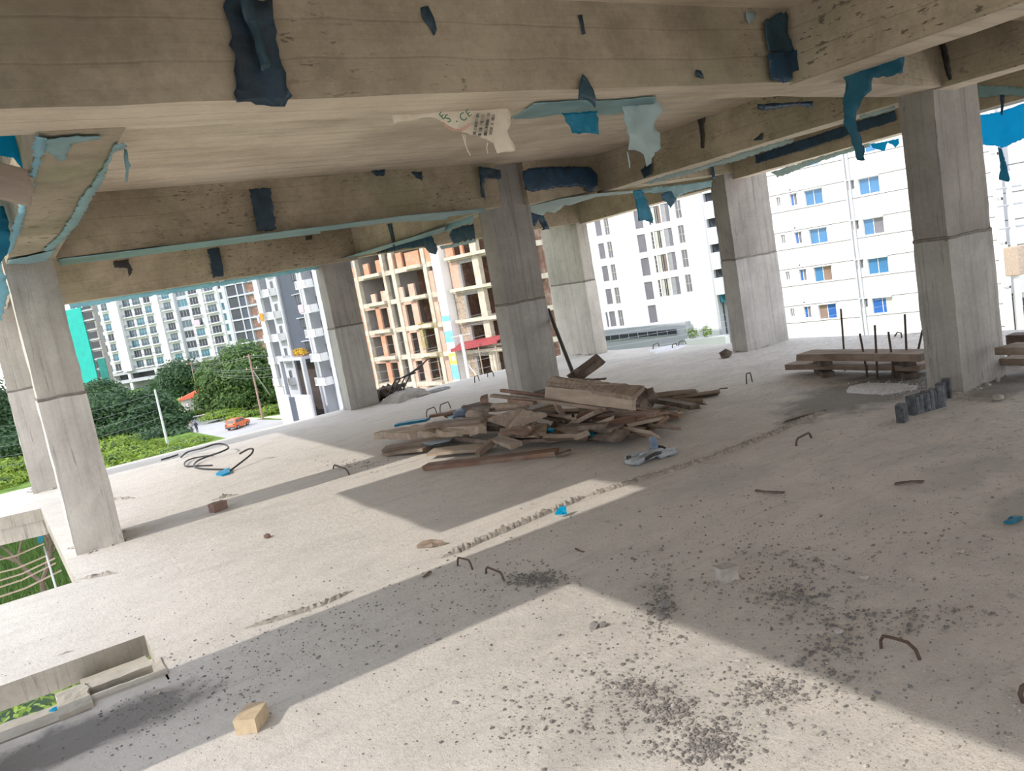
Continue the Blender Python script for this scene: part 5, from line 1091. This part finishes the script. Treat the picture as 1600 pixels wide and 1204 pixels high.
for i, (px, r, lab, mt) in enumerate((((417, 837), .03, 'dark stone on the sunlit slab right of the nearest left column', 'brown'), ((928, 976), .025, 'left of two dark stones by the apex of the foreground sunlight', 'stone_dark'), ((942, 975), .02, 'right of two dark stones by the apex of the foreground sunlight', 'stone_dark'), ((1040, 943), .032, 'largest mortar lump in the dark clod cluster at centre right', 'stone_dark'), ((1032, 962), .026, 'second mortar lump in the clod cluster at centre right', 'stone_dark'), ((1430, 622), .04, 'pale stone in front of the rib edged strip', 'stone'), ((1135, 553), .09, 'dark lump at the foot of the column between the white blocks', 'wood_dark'), ((1560, 620), .05, 'pale stone at the right of the thick column', 'stone'), ((168, 1083), .012, 'dark stone in front of the cast trough', 'stone_dark'), ((1350, 900), .02, 'small white stone on the right slab', 'stone'), ((1310, 985), .018, 'small pale stone in the right foreground shade', 'stone'), ((1500, 860), .018, 'pale pebble near the right edge', 'stone'))):
    chunk(px, r, lab, mt, i + 3)
# countless crumbs of mortar and grit
def crumbs(name, label, n, pick, rs, mat, seed):
    rnd = random.Random(seed); m = MB()
    for i in range(n):
        x, y = pick(rnd); q = G(x, y)
        if q.y < 1.2 or (q.x < .36 and 4.1 < q.y < 4.95): continue
        m.lump((q.x, q.y, .002), rs[0] + (rs[1] - rs[0]) * rnd.random() ** 3, i, 1.0, 1, 0, (rnd.uniform(.7, 1.6), rnd.uniform(.7, 1.6), .8))
    o = m.build(name, M[mat]); tag(o, label, 'crumbs', None, 'stuff'); return o
CL = [(840, 905, 22, 6), (1030, 940, 12, 25), (1235, 930, 30, 10), (1000, 1075, 25, 10), (1040, 1110, 25, 10), (1110, 1165, 30, 16), (1110, 1165, 30, 16), (840, 905, 22, 6), (1200, 1080, 30, 12), (840, 905, 30, 9), (1030, 955, 22, 40), (1230, 930, 45, 20), (1100, 1160, 50, 28), (1000, 1110, 70, 35), (1190, 1090, 60, 40), (1330, 970, 90, 12), (1160, 850, 130, 45), (1430, 965, 90, 14), (820, 1110, 70, 40), (1280, 1060, 60, 25), (960, 1060, 60, 50), (1100, 870, 90, 60), (1380, 860, 120, 50), (560, 725, 30, 6), (1240, 880, 40, 18), (1300, 1010, 40, 15)]
def pk(r):
    c = r.choice(CL); return r.gauss(c[0], c[2]), r.gauss(c[1], c[3])
crumbs('mortar_crumbs', 'countless grey mortar crumbs strewn over the right foreground', 5200, pk, (.0018, .0085), 'stone_dark', 5)
crumbs('slab_grit', 'countless tiny specks of grit over the whole slab', 2200, lambda r: (r.uniform(0, 1600), 700 + 500 * r.random() ** .8), (.0012, .0042), 'stone_dark', 8)
crumbs('pale_grit', 'countless pale mortar flakes over the dusty right half', 900, lambda r: (r.uniform(900, 1600), r.uniform(640, 1200)), (.0015, .008), 'stone', 9)
crumbs('shade_crumbs', 'dark crumbs scattered in the shadow band at left', 1300, lambda r: (lambda t: (150 + 700 * t, 1120 - 240 * t + r.gauss(0, 40)))(r.random()), (.0015, .0065), 'stone_dark', 10)
# rubble heap at the slab edge
patch('rubble_heap', [(596, 632), (612, 612), (640, 612), (662, 612), (675, 615), (645, 622), (625, 630)], 'stone', 'pale sand and rubble heap on the far slab edge before the brick shell', 'heap', .10, .06, 'stuff')
m = MB(); rnd = random.Random(9); c0 = G(612, 622)
for k in range(16): m.lump((rnd.gauss(0, .22), rnd.gauss(0, .12), .06 + .12 * rnd.random()), rnd.uniform(.04, .11), k, .7, 1)
o = m.build('rubble', M['wood_dark'], None, False, c0); tag(o, 'dark tangled rubble on the slab edge right of the far column', 'heap', None, 'stuff')
for i in range(4):
    a = G(600 + 8 * i, 630 - 3 * i); o = MB().tube([a, a + Vector((.3, .1, .3)), a + Vector((.7, .15, .34 + .05 * i))], .012, 5).build('bent_rod', M['iron']); base_at(o, a); tag(o, 'bent dark rod in the rubble on the far slab edge', 'rod', 'rods in the rubble')
patch('sand_smear', [(640, 618), (700, 603), (706, 606), (650, 622)], 'wet', 'dark sand smear trailing right from the rubble heap', 'grit', .02, .05, 'stuff')
patch('mortar_patch', [(1010, 548), (1040, 540), (1075, 538), (1060, 546), (1030, 552)], 'gravel', 'white lime patch at the far right slab edge', 'lime', .012, .08, 'stuff')
# reinforcing wires across the open hole
Hk = px_crop(0, 760, 5.017)
for i, (a, b_) in enumerate((((-120, 600), (345, 445)), ((-120, 700), (365, 540)), ((-120, 770), (430, 560)), ((-120, 825), (435, 598)), ((-120, 900), (480, 655)))):
    P, Q = G(*Hk(*a), -.55), G(*Hk(*b_), -.55)
    o = MB().tube([P, P.lerp(Q, .5) + Vector((0, 0, -.03)), Q], .009, 5).build('hole_wire', M['wood_pale']); base_at(o, P); tag(o, 'pale wire stretched under the open hole, ' + ('topmost', 'second from the top', 'middle', 'fourth from the top', 'lowest')[i] + ' of five', 'wire', 'wires under the hole')
o = MB().tube([G(*Hk(345, 470), -.55), G(*Hk(440, 800), -.55)], .01, 6).build('hole_bar', M['lightgrey']); base_at(o, G(*Hk(345, 470), -.55)); tag(o, 'pale bar along the inner side of the open hole', 'bar')
slab_board('plastic_scrap', 'blue plastic hanging inside the far corner of the open hole', [Hk(290, 262), Hk(310, 262), Hk(340, 420), Hk(335, 440), Hk(300, 440), Hk(278, 345)], [-.16, -.16, -.45, -.48, -.5, -.35], .01, 'blue', 'scrap', 'plastic scraps on the slab')
# ------------------------------------------------------------------ torn plastic formwork film on the beams
def sheet(name, label, px, plane, mat, rag=.012, bulge=.015, off=0.0, cat='plastic sheet', group='torn plastic film on the beams', th=.003, fr=9, fold=None):
    """ragged sheet through pixel corners lying on plane (n, d); off moves it off that plane towards the lens"""
    n = Vector(plane[0]).normalized(); d = plane[1]
    P = [on(p[0], p[1], n, d) for p in px]; c = sum(P, Vector()) / len(P)
    u = (P[1] - P[0]).normalized(); u = (u - n * u.dot(n)).normalized(); v = n.cross(u)
    ring = []; cum = 0
    for i in range(len(P)):
        a, b_ = P[i], P[(i + 1) % len(P)]; L = (b_ - a).length; k = max(1, int(L / .022))
        for j in range(k):
            q = a.lerp(b_, j / k); w_ = Vector(noise.noise_vector(q * 31)) * rag + Vector(noise.noise_vector(q * 80)) * rag * .7
            q = q + w_ - n * w_.dot(n); ring.append(((q - c).dot(u), (q - c).dot(v)))
    x0, x1 = min(q[0] for q in ring), max(q[0] for q in ring); y0, y1 = min(q[1] for q in ring), max(q[1] for q in ring)
    st = max(.03, math.sqrt((x1 - x0) * (y1 - y0) / 500)); pts = [Vector(q) for q in ring]; m_ = len(ring)
    def inside(x, y):
        r = False
        for i in range(m_):
            (xa, ya), (xb, yb) = ring[i], ring[i - 1]
            if (ya > y) != (yb > y) and x < (xb - xa) * (y - ya) / (yb - ya) + xa: r = not r
        return r
    y = y0 + st / 2
    while y < y1:
        x = x0 + st / 2
        while x < x1:
            if inside(x, y): pts.append(Vector((x + random.uniform(-.2, .2) * st, y + random.uniform(-.2, .2) * st)))
            x += st
        y += st
    vo, eo, fo, *_r = delaunay_2d_cdt(pts, [(i, (i + 1) % m_) for i in range(m_)], [], 1, 1e-5)
    sgn = 1 if n.dot(EYE - c) > 0 else -1; vs = []
    for q in vo:
        p = u * q.x + v * q.y; wp = p + c; h = off + bulge * (1 + noise.noise(wp * fr)) * .5 + bulge * .35 * noise.noise(wp * fr * 3)
        vs.append(p + n * (sgn * h))
    mb = MB(); mb.add(vs, fo); o = mb.build(name, M[mat], None, True, c)
    s_ = o.modifiers.new('thickness', 'SOLIDIFY'); s_.thickness = th; s_.offset = 0
    return tag(o, label, cat, group)
Y1 = lambda y: ((0, 1, 0), y)
X1 = lambda x: ((1, 0, 0), x)
Z1 = lambda z: ((0, 0, 1), z)
K1 = px_crop(0, 0, 3.2); K2 = px_crop(450, 0, 3.2); K3 = px_crop(900, 0, 4.56); K4 = px_crop(1150, 0, 3.551); K5 = px_crop(680, 200, 2.857); K6 = px_crop(440, 280, 3.636); K7 = px_crop(0, 180, 3.54); K8 = px_crop(0, 350, 3.2)
# the widest beam
sheet('plastic_strip', 'tall dark navy plastic strip across the widest beam, upper left', [K1(1118, 0), K1(1350, 0), K1(1362, 60), K1(1375, 170), K1(1400, 290), K1(1415, 380), K1(1450, 490), K1(1448, 520), K1(1190, 520), K1(1172, 400), K1(1160, 290), K1(1150, 150), K1(1130, 80)], Y1(2.905), 'navy', .018, .012)
sheet('plastic_strip', 'loose greenish flap of film hanging over the tall navy strip', [K1(1180, 0), K1(1240, 0), K1(1275, 110), K1(1300, 200), K1(1340, 330), K1(1330, 380), K1(1290, 370), K1(1265, 220), K1(1215, 120)], Y1(2.89), 'navyl', .01, .04, .01)
sheet('plastic_scrap', 'small leaf shaped navy scrap near the top middle of the widest beam', [K2(660, 40), K2(695, 35), K2(725, 95), K2(738, 150), K2(728, 180), K2(700, 140), K2(670, 95)], Y1(2.925), 'navyl', .006, .02)
sheet('plastic_scrap', 'thin dark torn slit near the top of the widest beam', [K2(1450, 75), K2(1470, 75), K2(1480, 140), K2(1488, 170), K2(1470, 180), K2(1460, 120)], Y1(2.925), 'navy', .006, .01)
sheet('plastic_scrap', 'pointed blue flap at the lower edge of the widest beam above the bright patch', [K2(1462, 375), K2(1490, 395), K2(1525, 455), K2(1535, 500), K2(1530, 540), K2(1495, 505), K2(1465, 495), K2(1440, 500), K2(1452, 440)], Y1(2.915), 'navyl', .008, .02)
sheet('plastic_scrap', 'bright blue patch hanging below the widest beam', [K2(1355, 570), K2(1540, 555), K2(1545, 600), K2(1542, 675), K2(1415, 668), K2(1385, 610)], Y1(3.26), 'blue', .01, .02)
sheet('film_strip', 'pale teal film stuck under the widest beam beside the hanging white sheet', [K2(1110, 590), K2(1230, 515), K2(1440, 500), K2(1640, 500), K2(1835, 480), K2(1832, 520), K2(1640, 570), K2(1545, 575), K2(1380, 568), K2(1200, 592)], Z1(2.352), 'teal', .012, .004)
sheet('hanging_sheet', 'large pale milky sheet torn and hanging below the widest beam', [K3(310, 740), K3(555, 700), K3(575, 800), K3(545, 890), K3(580, 1000), K3(578, 1060), K3(530, 1120), K3(485, 1185), K3(455, 1110), K3(395, 1080), K3(360, 1075), K3(335, 950)], Y1(3.27), 'milk', .014, .05)
sheet('film_thread', 'thin pale thread hanging left of the large milky sheet', [K3(358, 1080), K3(368, 1080), K3(382, 1195), K3(374, 1200)], Y1(3.272), 'milk', .004, .01)
sheet('plastic_scrap', 'tiny navy triangle on the right part of the widest beam', [K3(852, 500), K3(880, 505), K3(912, 562), K3(850, 550)], Y1(2.93), 'navy', .004, .01)
sheet('plastic_strip', 'dark greenish film in the corner where the two overhead beams meet', [K3(1345, 140), K3(1480, 90), K3(1500, 200), K3(1530, 370), K3(1370, 370), K3(1350, 300), K3(1330, 240)], Y1(2.92), 'navyl', .015, .02)
sheet('plastic_strip', 'navy film square below the greenish film in the beam corner', [K3(1360, 375), K3(1590, 370), K3(1595, 490), K3(1530, 520), K3(1535, 560), K3(1490, 590), K3(1390, 575), K3(1365, 480)], Y1(2.91), 'navyb', .012, .015)
sheet('film_strip', 'small pale tatter left of the dark corner film', [K3(1205, 90), K3(1275, 90), K3(1275, 140), K3(1240, 150), K3(1220, 175)], Y1(2.92), 'milk', .008, .015)
# cement bag with its printing
bag = sheet('cement_bag', 'torn cream cement bag stuck under the widest beam, with green lettering', [K2(520, 560), K2(620, 540), K2(720, 520), K2(1050, 505), K2(1100, 540), K2(1098, 630), K2(1085, 660), K2(1130, 740), K2(1128, 760), K2(1040, 768), K2(1020, 715), K2(950, 690), K2(860, 660), K2(790, 630), K2(720, 590), K2(620, 600), K2(520, 620)], Y1(3.24), 'bag', .008, .03, 0, 'bag', None)
def bag_text(body, px, size, rot, mat, name='printed_letters'):
    cu = bpy.data.curves.new(name, 'FONT'); cu.body = body; cu.size = size; cu.align_x = 'CENTER'; cu.align_y = 'CENTER'; cu.extrude = .0006
    tmp = bpy.data.objects.new(name, cu); COL.objects.link(tmp); bpy.context.view_layer.update()
    me = bpy.data.meshes.new_from_object(tmp.evaluated_get(bpy.context.evaluated_depsgraph_get())); bpy.data.objects.remove(tmp)
    o = bpy.data.objects.new(name, me); COL.objects.link(o); me.materials.clear(); me.materials.append(M[mat]); o.parent = bag
    p = onY(px[0], px[1], 3.188); o.location = p - bag.location; o.rotation_euler = (R(90), R(-rot), 0)
    return o
bag_text('S', K2(800, 594), .05, 25, 'ink', 'green_letter'); bag_text('E', K2(772, 580), .045, 38, 'ink', 'green_letter'); bag_text('C', K2(876, 586), .05, 25, 'ink', 'green_letter'); bag_text('E', K2(903, 568), .045, 30, 'ink', 'green_letter'); bag_text('.', K2(838, 590), .06, 10, 'ink', 'green_dot')
m = MB()
for i in range(19):
    a0, a1 = R(195 + 7.0 * i), R(195 + 7.0 * (i + 1)); c0 = onY(*K2(835, 545), 3.186)
    if i < 19: m.add([c0 + Vector((math.cos(a) * r, 0, math.sin(a) * r)) - Vector(bag.location) for a, r in ((a0, .086), (a1, .086), (a1, .098), (a0, .098))], [(0, 1, 2, 3)])
m.f = m.f[3:17]; m.m = m.m[3:17]; m.build('printed_band', M['pinkink'], bag)
for k, x in enumerate((935, 962, 990, 1015)):
    m = MB(); rnd = random.Random(k)
    for i in range(16):
        if rnd.random() < .3: continue
        p = onY(*K2(x + 14 - i * 1.2, 570 + i * 7.0), 3.186) - Vector(bag.location); m.add([p + Vector((-.008, 0, -.005)), p + Vector((.008, 0, -.005)), p + Vector((.008, 0, .005)), p + Vector((-.008, 0, .005))], [(0, 1, 2, 3)])
    m.build('printed_line', M['greyink'], bag)
for i, (a, b_) in enumerate((((872, 668), (912, 778)), ((885, 672), (900, 760)), ((998, 712), (1000, 768)))):
    MB().tube([onY(*K2(*a), 3.22) - Vector(bag.location), onY(*K2((a[0] + b_[0]) / 2 - 6, (a[1] + b_[1]) / 2), 3.23) - Vector(bag.location), onY(*K2(*b_), 3.22) - Vector(bag.location)], .0025, 4).build('loose_thread', M['bag'], bag)
# right overhead beam
sheet('hanging_sheet', 'long torn blue sheet hanging from the right overhead beam before the thick column', [K4(612, 400), K4(950, 305), K4(940, 405), K4(850, 420), K4(780, 425), K4(765, 500), K4(712, 555), K4(680, 645), K4(690, 700), K4(712, 790), K4(735, 885), K4(682, 890), K4(665, 790), K4(620, 680), K4(608, 590)], X1(4.215), 'blued', .012, .04)
# second beam
sheet('plastic_strip', 'short navy film patch in a slot of the second beam above the apartments', [K1(1245, 945), K1(1352, 940), K1(1365, 1020), K1(1380, 1150), K1(1280, 1158), K1(1270, 1060)], Y1(7.44), 'navy', .012, .012)
sheet('plastic_scrap', 'dark gap at the top of the second beam right of its middle', [K2(415, 850), K2(485, 848), K2(480, 880), K2(430, 878)], Y1(7.55), 'navy', .012, .012)  # flat dark sheet painting the shade inside a hole
sheet('plastic_scrap', 'small navy scrap on the second beam left of the pile column', [K2(612, 858), K2(670, 860), K2(672, 905), K2(640, 890)], Y1(7.58), 'navy', .01, .012)
sheet('plastic_strip', 'navy film bent around the top left corner of the pile column', [K2(950, 830), K2(1065, 850), K2(1065, 895), K2(985, 890), K2(975, 940), K2(988, 1000), K2(965, 985), K2(955, 880)], Y1(7.68), 'navy', .01, .012)
sheet('film_strip', 'long pale teal film under the second beam above the white apartment range', [K8(288, 175), K8(600, 138), K8(1000, 88), K8(1380, 40), K8(1600, 12), K8(1600, 45), K8(1350, 75), K8(1000, 118), K8(600, 170), K8(300, 205)], Z1(2.352), 'teal', .012, .004)
sheet('film_strip', 'pale teal film under the second beam left of the pile column', [K6(0, 295), K6(300, 258), K6(700, 205), K6(1000, 178), K6(1160, 165), K6(1150, 185), K6(950, 210), K6(930, 228), K6(600, 245), K6(300, 285), K6(0, 318)], Z1(2.35), 'teal', .012, .004)
sheet('plastic_strip', 'long navy film patch right of the pile column on the short beam', [K5(388, 195), K5(420, 178), K5(600, 172), K5(690, 175), K5(725, 210), K5(722, 255), K5(700, 285), K5(672, 282), K5(665, 258), K5(560, 262), K5(450, 280), K5(430, 285), K5(400, 275)], Y1(7.86), 'navyb', .012, .006)
sheet('plastic_strip', 'dark navy film in the corner behind the milky hanging sheet', [K5(750, 125), K5(905, 112), K5(915, 160), K5(870, 165), K5(840, 185), K5(825, 220), K5(765, 228)], Y1(7.85), 'navy', .012, .012)
sheet('plastic_scrap', 'navy tip below the milky hanging sheet', [K5(920, 185), K5(965, 140), K5(965, 205), K5(935, 225)], X1(6.56), 'navy', .012, .012)
sheet('film_strip', 'ragged pale film under the short beam right of the pile column', [K5(412, 348), K5(560, 315), K5(720, 292), K5(885, 278), K5(885, 288), K5(720, 306), K5(640, 330), K5(600, 345), K5(575, 342), K5(560, 360), K5(530, 378), K5(495, 372), K5(468, 405), K5(455, 385), K5(422, 372)], Z1(2.385), 'milk', .014, .004)
sheet('plastic_scrap', 'navy rag at the top left of the broad pale far column', [K5(422, 375), K5(480, 390), K5(508, 450), K5(480, 455), K5(460, 410), K5(440, 440), K5(428, 430)], Y1(8.25), 'navyb', .012, .02)
# the beam into the thick column
sheet('film_edge', 'long pale torn film along the lower edge of the beam into the thick column', [K5(940, 240), K5(1050, 205), K5(1180, 175), K5(1300, 135), K5(1400, 100), K5(1600, 45), K5(1600, 62), K5(1450, 112), K5(1330, 152), K5(1250, 168), K5(1190, 190), K5(1050, 225), K5(960, 250)], X1(6.585), 'milk', .012, .015)
sheet('film_edge', 'pale torn film edge right of the long blue hanging sheet', [K4(685, 640), K4(800, 612), K4(886, 588), K4(886, 606), K4(800, 632), K4(690, 662)], X1(6.585), 'milk', .01, .012)
sheet('plastic_scrap', 'dark blue film under the widest beam near the thick column', [K4(118, 578), K4(300, 568), K4(425, 560), K4(425, 598), K4(330, 582), K4(250, 600), K4(160, 615), K4(120, 608)], Y1(3.99), 'navyb', .006, .003)
sheet('plastic_scrap', 'small dark triangle on the beam into the thick column', [K4(95, 778), K4(148, 735), K4(148, 778)], X1(6.585), 'navy', .005, .01)
sheet('plastic_strip', 'thin dark seam on the beam into the thick column', [K3(865, 840), K3(925, 835), K3(905, 900), K3(915, 960), K3(910, 1060), K3(890, 1050), K3(885, 930)], X1(6.585), 'navyw', .008, .006)
# edge beams beyond
sheet('plastic_strip', 'broad dark navy film along the edge beam above the blue windowed block', [K4(110, 862), K4(560, 712), K4(700, 665), K4(886, 612), K4(890, 668), K4(700, 725), K4(450, 808), K4(110, 908)], X1(8.78), 'navyb', .012, .012)
sheet('hanging_sheet', 'bright blue torn strip hanging under the edge beam left of the thick column', [K4(745, 800), K4(908, 768), K4(908, 795), K4(888, 820), K4(868, 800), K4(845, 790), K4(828, 838), K4(780, 828)], X1(8.83), 'cyan', .012, .02)
sheet('film_strip', 'pale film under the edge beam above the blue windowed block', [K4(190, 955), K4(400, 890), K4(600, 830), K4(740, 795), K4(745, 812), K4(560, 865), K4(400, 920), K4(230, 985), K4(215, 965)], X1(8.84), 'milk', .012, .01)
sheet('film_strip', 'wide pale film under the beam left of the grey column between the white blocks', [K5(880, 280), K5(1000, 262), K5(1130, 248), K5(1235, 232), K5(1232, 262), K5(1130, 285), K5(1075, 310), K5(1020, 290), K5(940, 290)], Y1(7.87), 'teal', .014, .015)
sheet('hanging_sheet', 'long blue strip hanging before the tall windowed white block', [K5(880, 280), K5(920, 275), K5(945, 325), K5(970, 405), K5(970, 425), K5(935, 412), K5(905, 415), K5(895, 340)], Y1(7.83), 'blue', .01, .02)
sheet('hanging_sheet', 'small blue rag hanging right of the long blue strip', [K5(1005, 295), K5(1050, 282), K5(1075, 320), K5(1060, 345), K5(1048, 358), K5(1035, 335), K5(1010, 318)], Y1(7.82), 'blued', .012, .02)
sheet('plastic_scrap', 'thin navy strip at the top left edge of the grey column between the white blocks', [K5(1228, 172), K5(1242, 172), K5(1250, 225), K5(1235, 225)], Y1(7.74), 'navyb', .005, .01)
sheet('film_strip', 'pale teal film above the tip of the beam into the thick column', [K5(1130, 185), K5(1235, 165), K5(1232, 215), K5(1200, 205)], Y1(7.86), 'milk', .01, .01)
# the beam from the pile column to the far column
sheet('plastic_sheet', 'ragged dark navy sheet hanging under the beam before the brick shell', [K6(500, 432), K6(560, 400), K6(700, 350), K6(848, 312), K6(870, 350), K6(892, 395), K6(880, 425), K6(838, 415), K6(810, 380), K6(700, 392), K6(640, 405), K6(560, 418)], X1(5.2), 'navyb', .018, .02)
sheet('plastic_sheet', 'dark navy sheet left of the pile column above the brick shell', [K6(955, 320), K6(975, 282), K6(1090, 250), K6(1105, 340), K6(1030, 355), K6(985, 365)], X1(5.2), 'navyb', .02, .02)
sheet('film_strip', 'pale teal ragged film under the beam left of the pile column', [K6(950, 228), K6(1090, 195), K6(1088, 250), K6(1030, 262), K6(985, 275), K6(955, 292), K6(935, 300), K6(935, 275)], X1(4.95), 'teal', .014, .01)
sheet('film_strip', 'thin bright film below the dark navy sheet left of the pile column', [K6(900, 380), K6(1000, 360), K6(1105, 340), K6(1108, 355), K6(1000, 380), K6(910, 398)], X1(5.22), 'milk', .01, .01)
sheet('plastic_strip', 'thin dark teal strip over the beam side nearest the far column', [K6(350, 290), K6(362, 290), K6(352, 345), K6(342, 395), K6(372, 455), K6(358, 458), K6(340, 420), K6(345, 350)], X1(4.845), 'navyl', .005, .008)
sheet('plastic_strip', 'second thin dark teal strip over the beam before the brick shell', [K6(602, 255), K6(622, 253), K6(632, 310), K6(645, 375), K6(635, 385), K6(618, 310)], X1(4.845), 'navyl', .005, .008)
sheet('film_strip', 'pale film under the beam from the far column to the pile column', [K6(235, 478), K6(400, 430), K6(600, 370), K6(800, 310), K6(930, 270), K6(935, 292), K6(800, 335), K6(600, 390), K6(420, 440), K6(250, 490)], Z1(2.30), 'teal', .012, .004)
# far left beam
sheet('film_strip', 'bright translucent film under the far left beam above the apartments', [K8(345, 395), K8(600, 355), K8(1000, 300), K8(1300, 255), K8(1590, 205), K8(1590, 225), K8(1480, 245), K8(1300, 275), K8(1000, 325), K8(600, 382), K8(430, 412), K8(350, 425)], Y1(11.95), 'milkb', .014, .008)
sheet('plastic_strip', 'short dark film patch on the far left beam', [K8(1035, 125), K8(1095, 118), K8(1110, 180), K8(1118, 260), K8(1062, 268), K8(1050, 190)], Y1(11.66), 'navy', .014, .012)
sheet('plastic_scrap', 'dark broken pocket in the far left beam', [K8(565, 185), K8(640, 175), K8(662, 230), K8(645, 265), K8(635, 220), K8(570, 218)], Y1(11.62), 'navyw', .014, .012)  # dark sheet standing in for the shade of a broken recess
sheet('plastic_scrap', 'small dark notch at the right end of the far left beam', [K8(1525, 62), K8(1560, 58), K8(1560, 78), K8(1530, 80)], Y1(11.75), 'navyw', .008, .01)  # notch shade laid on as a dark sheet
# left edge beam
sheet('film_edge', 'teal film along the right edge of the left edge beam', [K7(630, 165), K7(690, 150), K7(690, 175), K7(620, 210), K7(580, 330), K7(500, 480), K7(430, 600), K7(350, 690), K7(270, 760), K7(240, 740), K7(330, 660), K7(395, 560), K7(440, 470), K7(540, 330), K7(600, 230)], Z1(2.345), 'teal', .012, .004)
sheet('film_edge', 'teal film at the column end of the left edge beam', [K7(45, 800), K7(150, 780), K7(270, 750), K7(310, 740), K7(260, 800), K7(180, 815), K7(40, 820)], Z1(2.34), 'teal', .012, .006)
sheet('film_edge', 'pale blue film along the left edge of the left edge beam', [K7(190, 115), K7(260, 125), K7(225, 250), K7(195, 340), K7(180, 430), K7(140, 500), K7(120, 620), K7(60, 760), K7(35, 760), K7(70, 620), K7(110, 500), K7(150, 420), K7(185, 300), K7(180, 200)], Z1(2.342), 'milkb', .014, .004)
sheet('film_strip', 'teal film patch at the near end of the left edge beam', [K7(230, 130), K7(380, 120), K7(560, 112), K7(560, 132), K7(400, 145), K7(390, 200), K7(350, 250), K7(300, 235), K7(265, 190), K7(240, 175)], Z1(2.346), 'teal', .014, .004)
sheet('film_thread', 'teal thread hanging from the near end of the left edge beam', [K7(685, 185), K7(700, 190), K7(722, 285), K7(712, 295), K7(705, 370), K7(692, 372), K7(690, 270)], Y1(3.6), 'teal', .005, .01)
sheet('hanging_sheet', 'bright blue sheet outside the left edge beam at the top left', [(-60, 205), (46, 211), (49, 240), (51, 268), (40, 272), (20, 248), (-60, 240)], Y1(4.15), 'cyan', .01, .03)
sheet('hanging_sheet', 'blue sheet outside the left edge beam below the splintered plank', [(-60, 325), (8, 322), (16, 360), (12, 398), (-10, 420), (-60, 400)], Y1(5.6), 'blue', .012, .03)
sheet('hanging_sheet', 'pale blue film tatters beside the top of the nearest left column', [(-40, 440), (0, 408), (14, 452), (10, 478), (2, 500), (-40, 520)], Y1(7.2), 'milkb', .02, .03)
plank('splintered_plank', 'splintered pale plank end poking in at the top left', onY(48, 291, 3.9) + Vector((0, 0, -.01)), 0, onY(-110, 262, 3.9), 0, .05, .14, 'wood_pale', 'plank', 'x', 0, .06); bpy.data.objects['splintered_plank']['group'] = 'planks at the left edge'
# right edge
sheet('hanging_sheet', 'bright blue sheet between the thick column and the right edge of the view', [K4(1345, 640), K4(1450, 625), K4(1598, 575), K4(1760, 540), K4(1760, 720), K4(1598, 770), K4(1480, 822), K4(1465, 812), K4(1345, 800)], X1(9.1), 'cyan', .01, .04)
sheet('hanging_sheet', 'torn blue pennant hanging under the bright blue sheet at right', [K4(1455, 815), K4(1475, 822), K4(1500, 900), K4(1522, 1000), K4(1515, 1008), K4(1462, 995), K4(1470, 900)], X1(9.1), 'blue', .008, .02)
sheet('film_strip', 'pale green film under the right edge beam above the bright blue sheet', [K4(1340, 475), K4(1480, 478), K4(1700, 490), K4(1700, 535), K4(1480, 525), K4(1350, 545)], X1(8.79), 'teal', .012, .01)
sheet('plastic_scrap', 'dark blue drip of film before the bright blue sheet', [K4(1466, 525), K4(1492, 530), K4(1486, 590), K4(1478, 640), K4(1468, 635), K4(1470, 580)], X1(8.795), 'navyb', .006, .01)
sheet('plastic_strip', 'thin dark film on the shaded beam leaving the thick column', [K4(1130, 250), K4(1160, 245), K4(1185, 330), K4(1200, 440), K4(1180, 445), K4(1150, 340)], X1(6.585), 'navyw', .008, .008)
# unseen sheets added past the left edge beam to shade the slab
for y0, y1, zb, lab in ((-12, 3.36, 1.93, 'unseen blue sheet added along the outer edge to shade the slab, left of the camera'), (4.83, 6.82, 1.93, 'unseen blue sheet added along the outer edge to shade the slab between the left columns')):
    m = MB(); n = 40; vs = []
    for i in range(n + 1):
        y = y0 + (y1 - y0) * i / n
        for j in range(7): z = zb + .01 * noise.noise(Vector((y * 3, 0, 0))) + (3.15 - zb) * j / 6; vs.append(Vector((-.5 + .025 * noise.noise(Vector((y * 2.2, z * 2, 4))), y, z)))
    m.add(vs, [(i * 7 + j, (i + 1) * 7 + j, (i + 1) * 7 + j + 1, i * 7 + j + 1) for i in range(n) for j in range(6)]); o = m.build('edge_shade_sheet', M['blue'], None, True); base_at(o, vs[0]); o.modifiers.new('thickness', 'SOLIDIFY').thickness = .003
    tag(o, lab, 'plastic sheet')
column(-.98, -.56, 3.34, 4.24, 3.15, 'column just outside the left edge of the view')  # unseen; follows its shade band, top raised to block stray sun
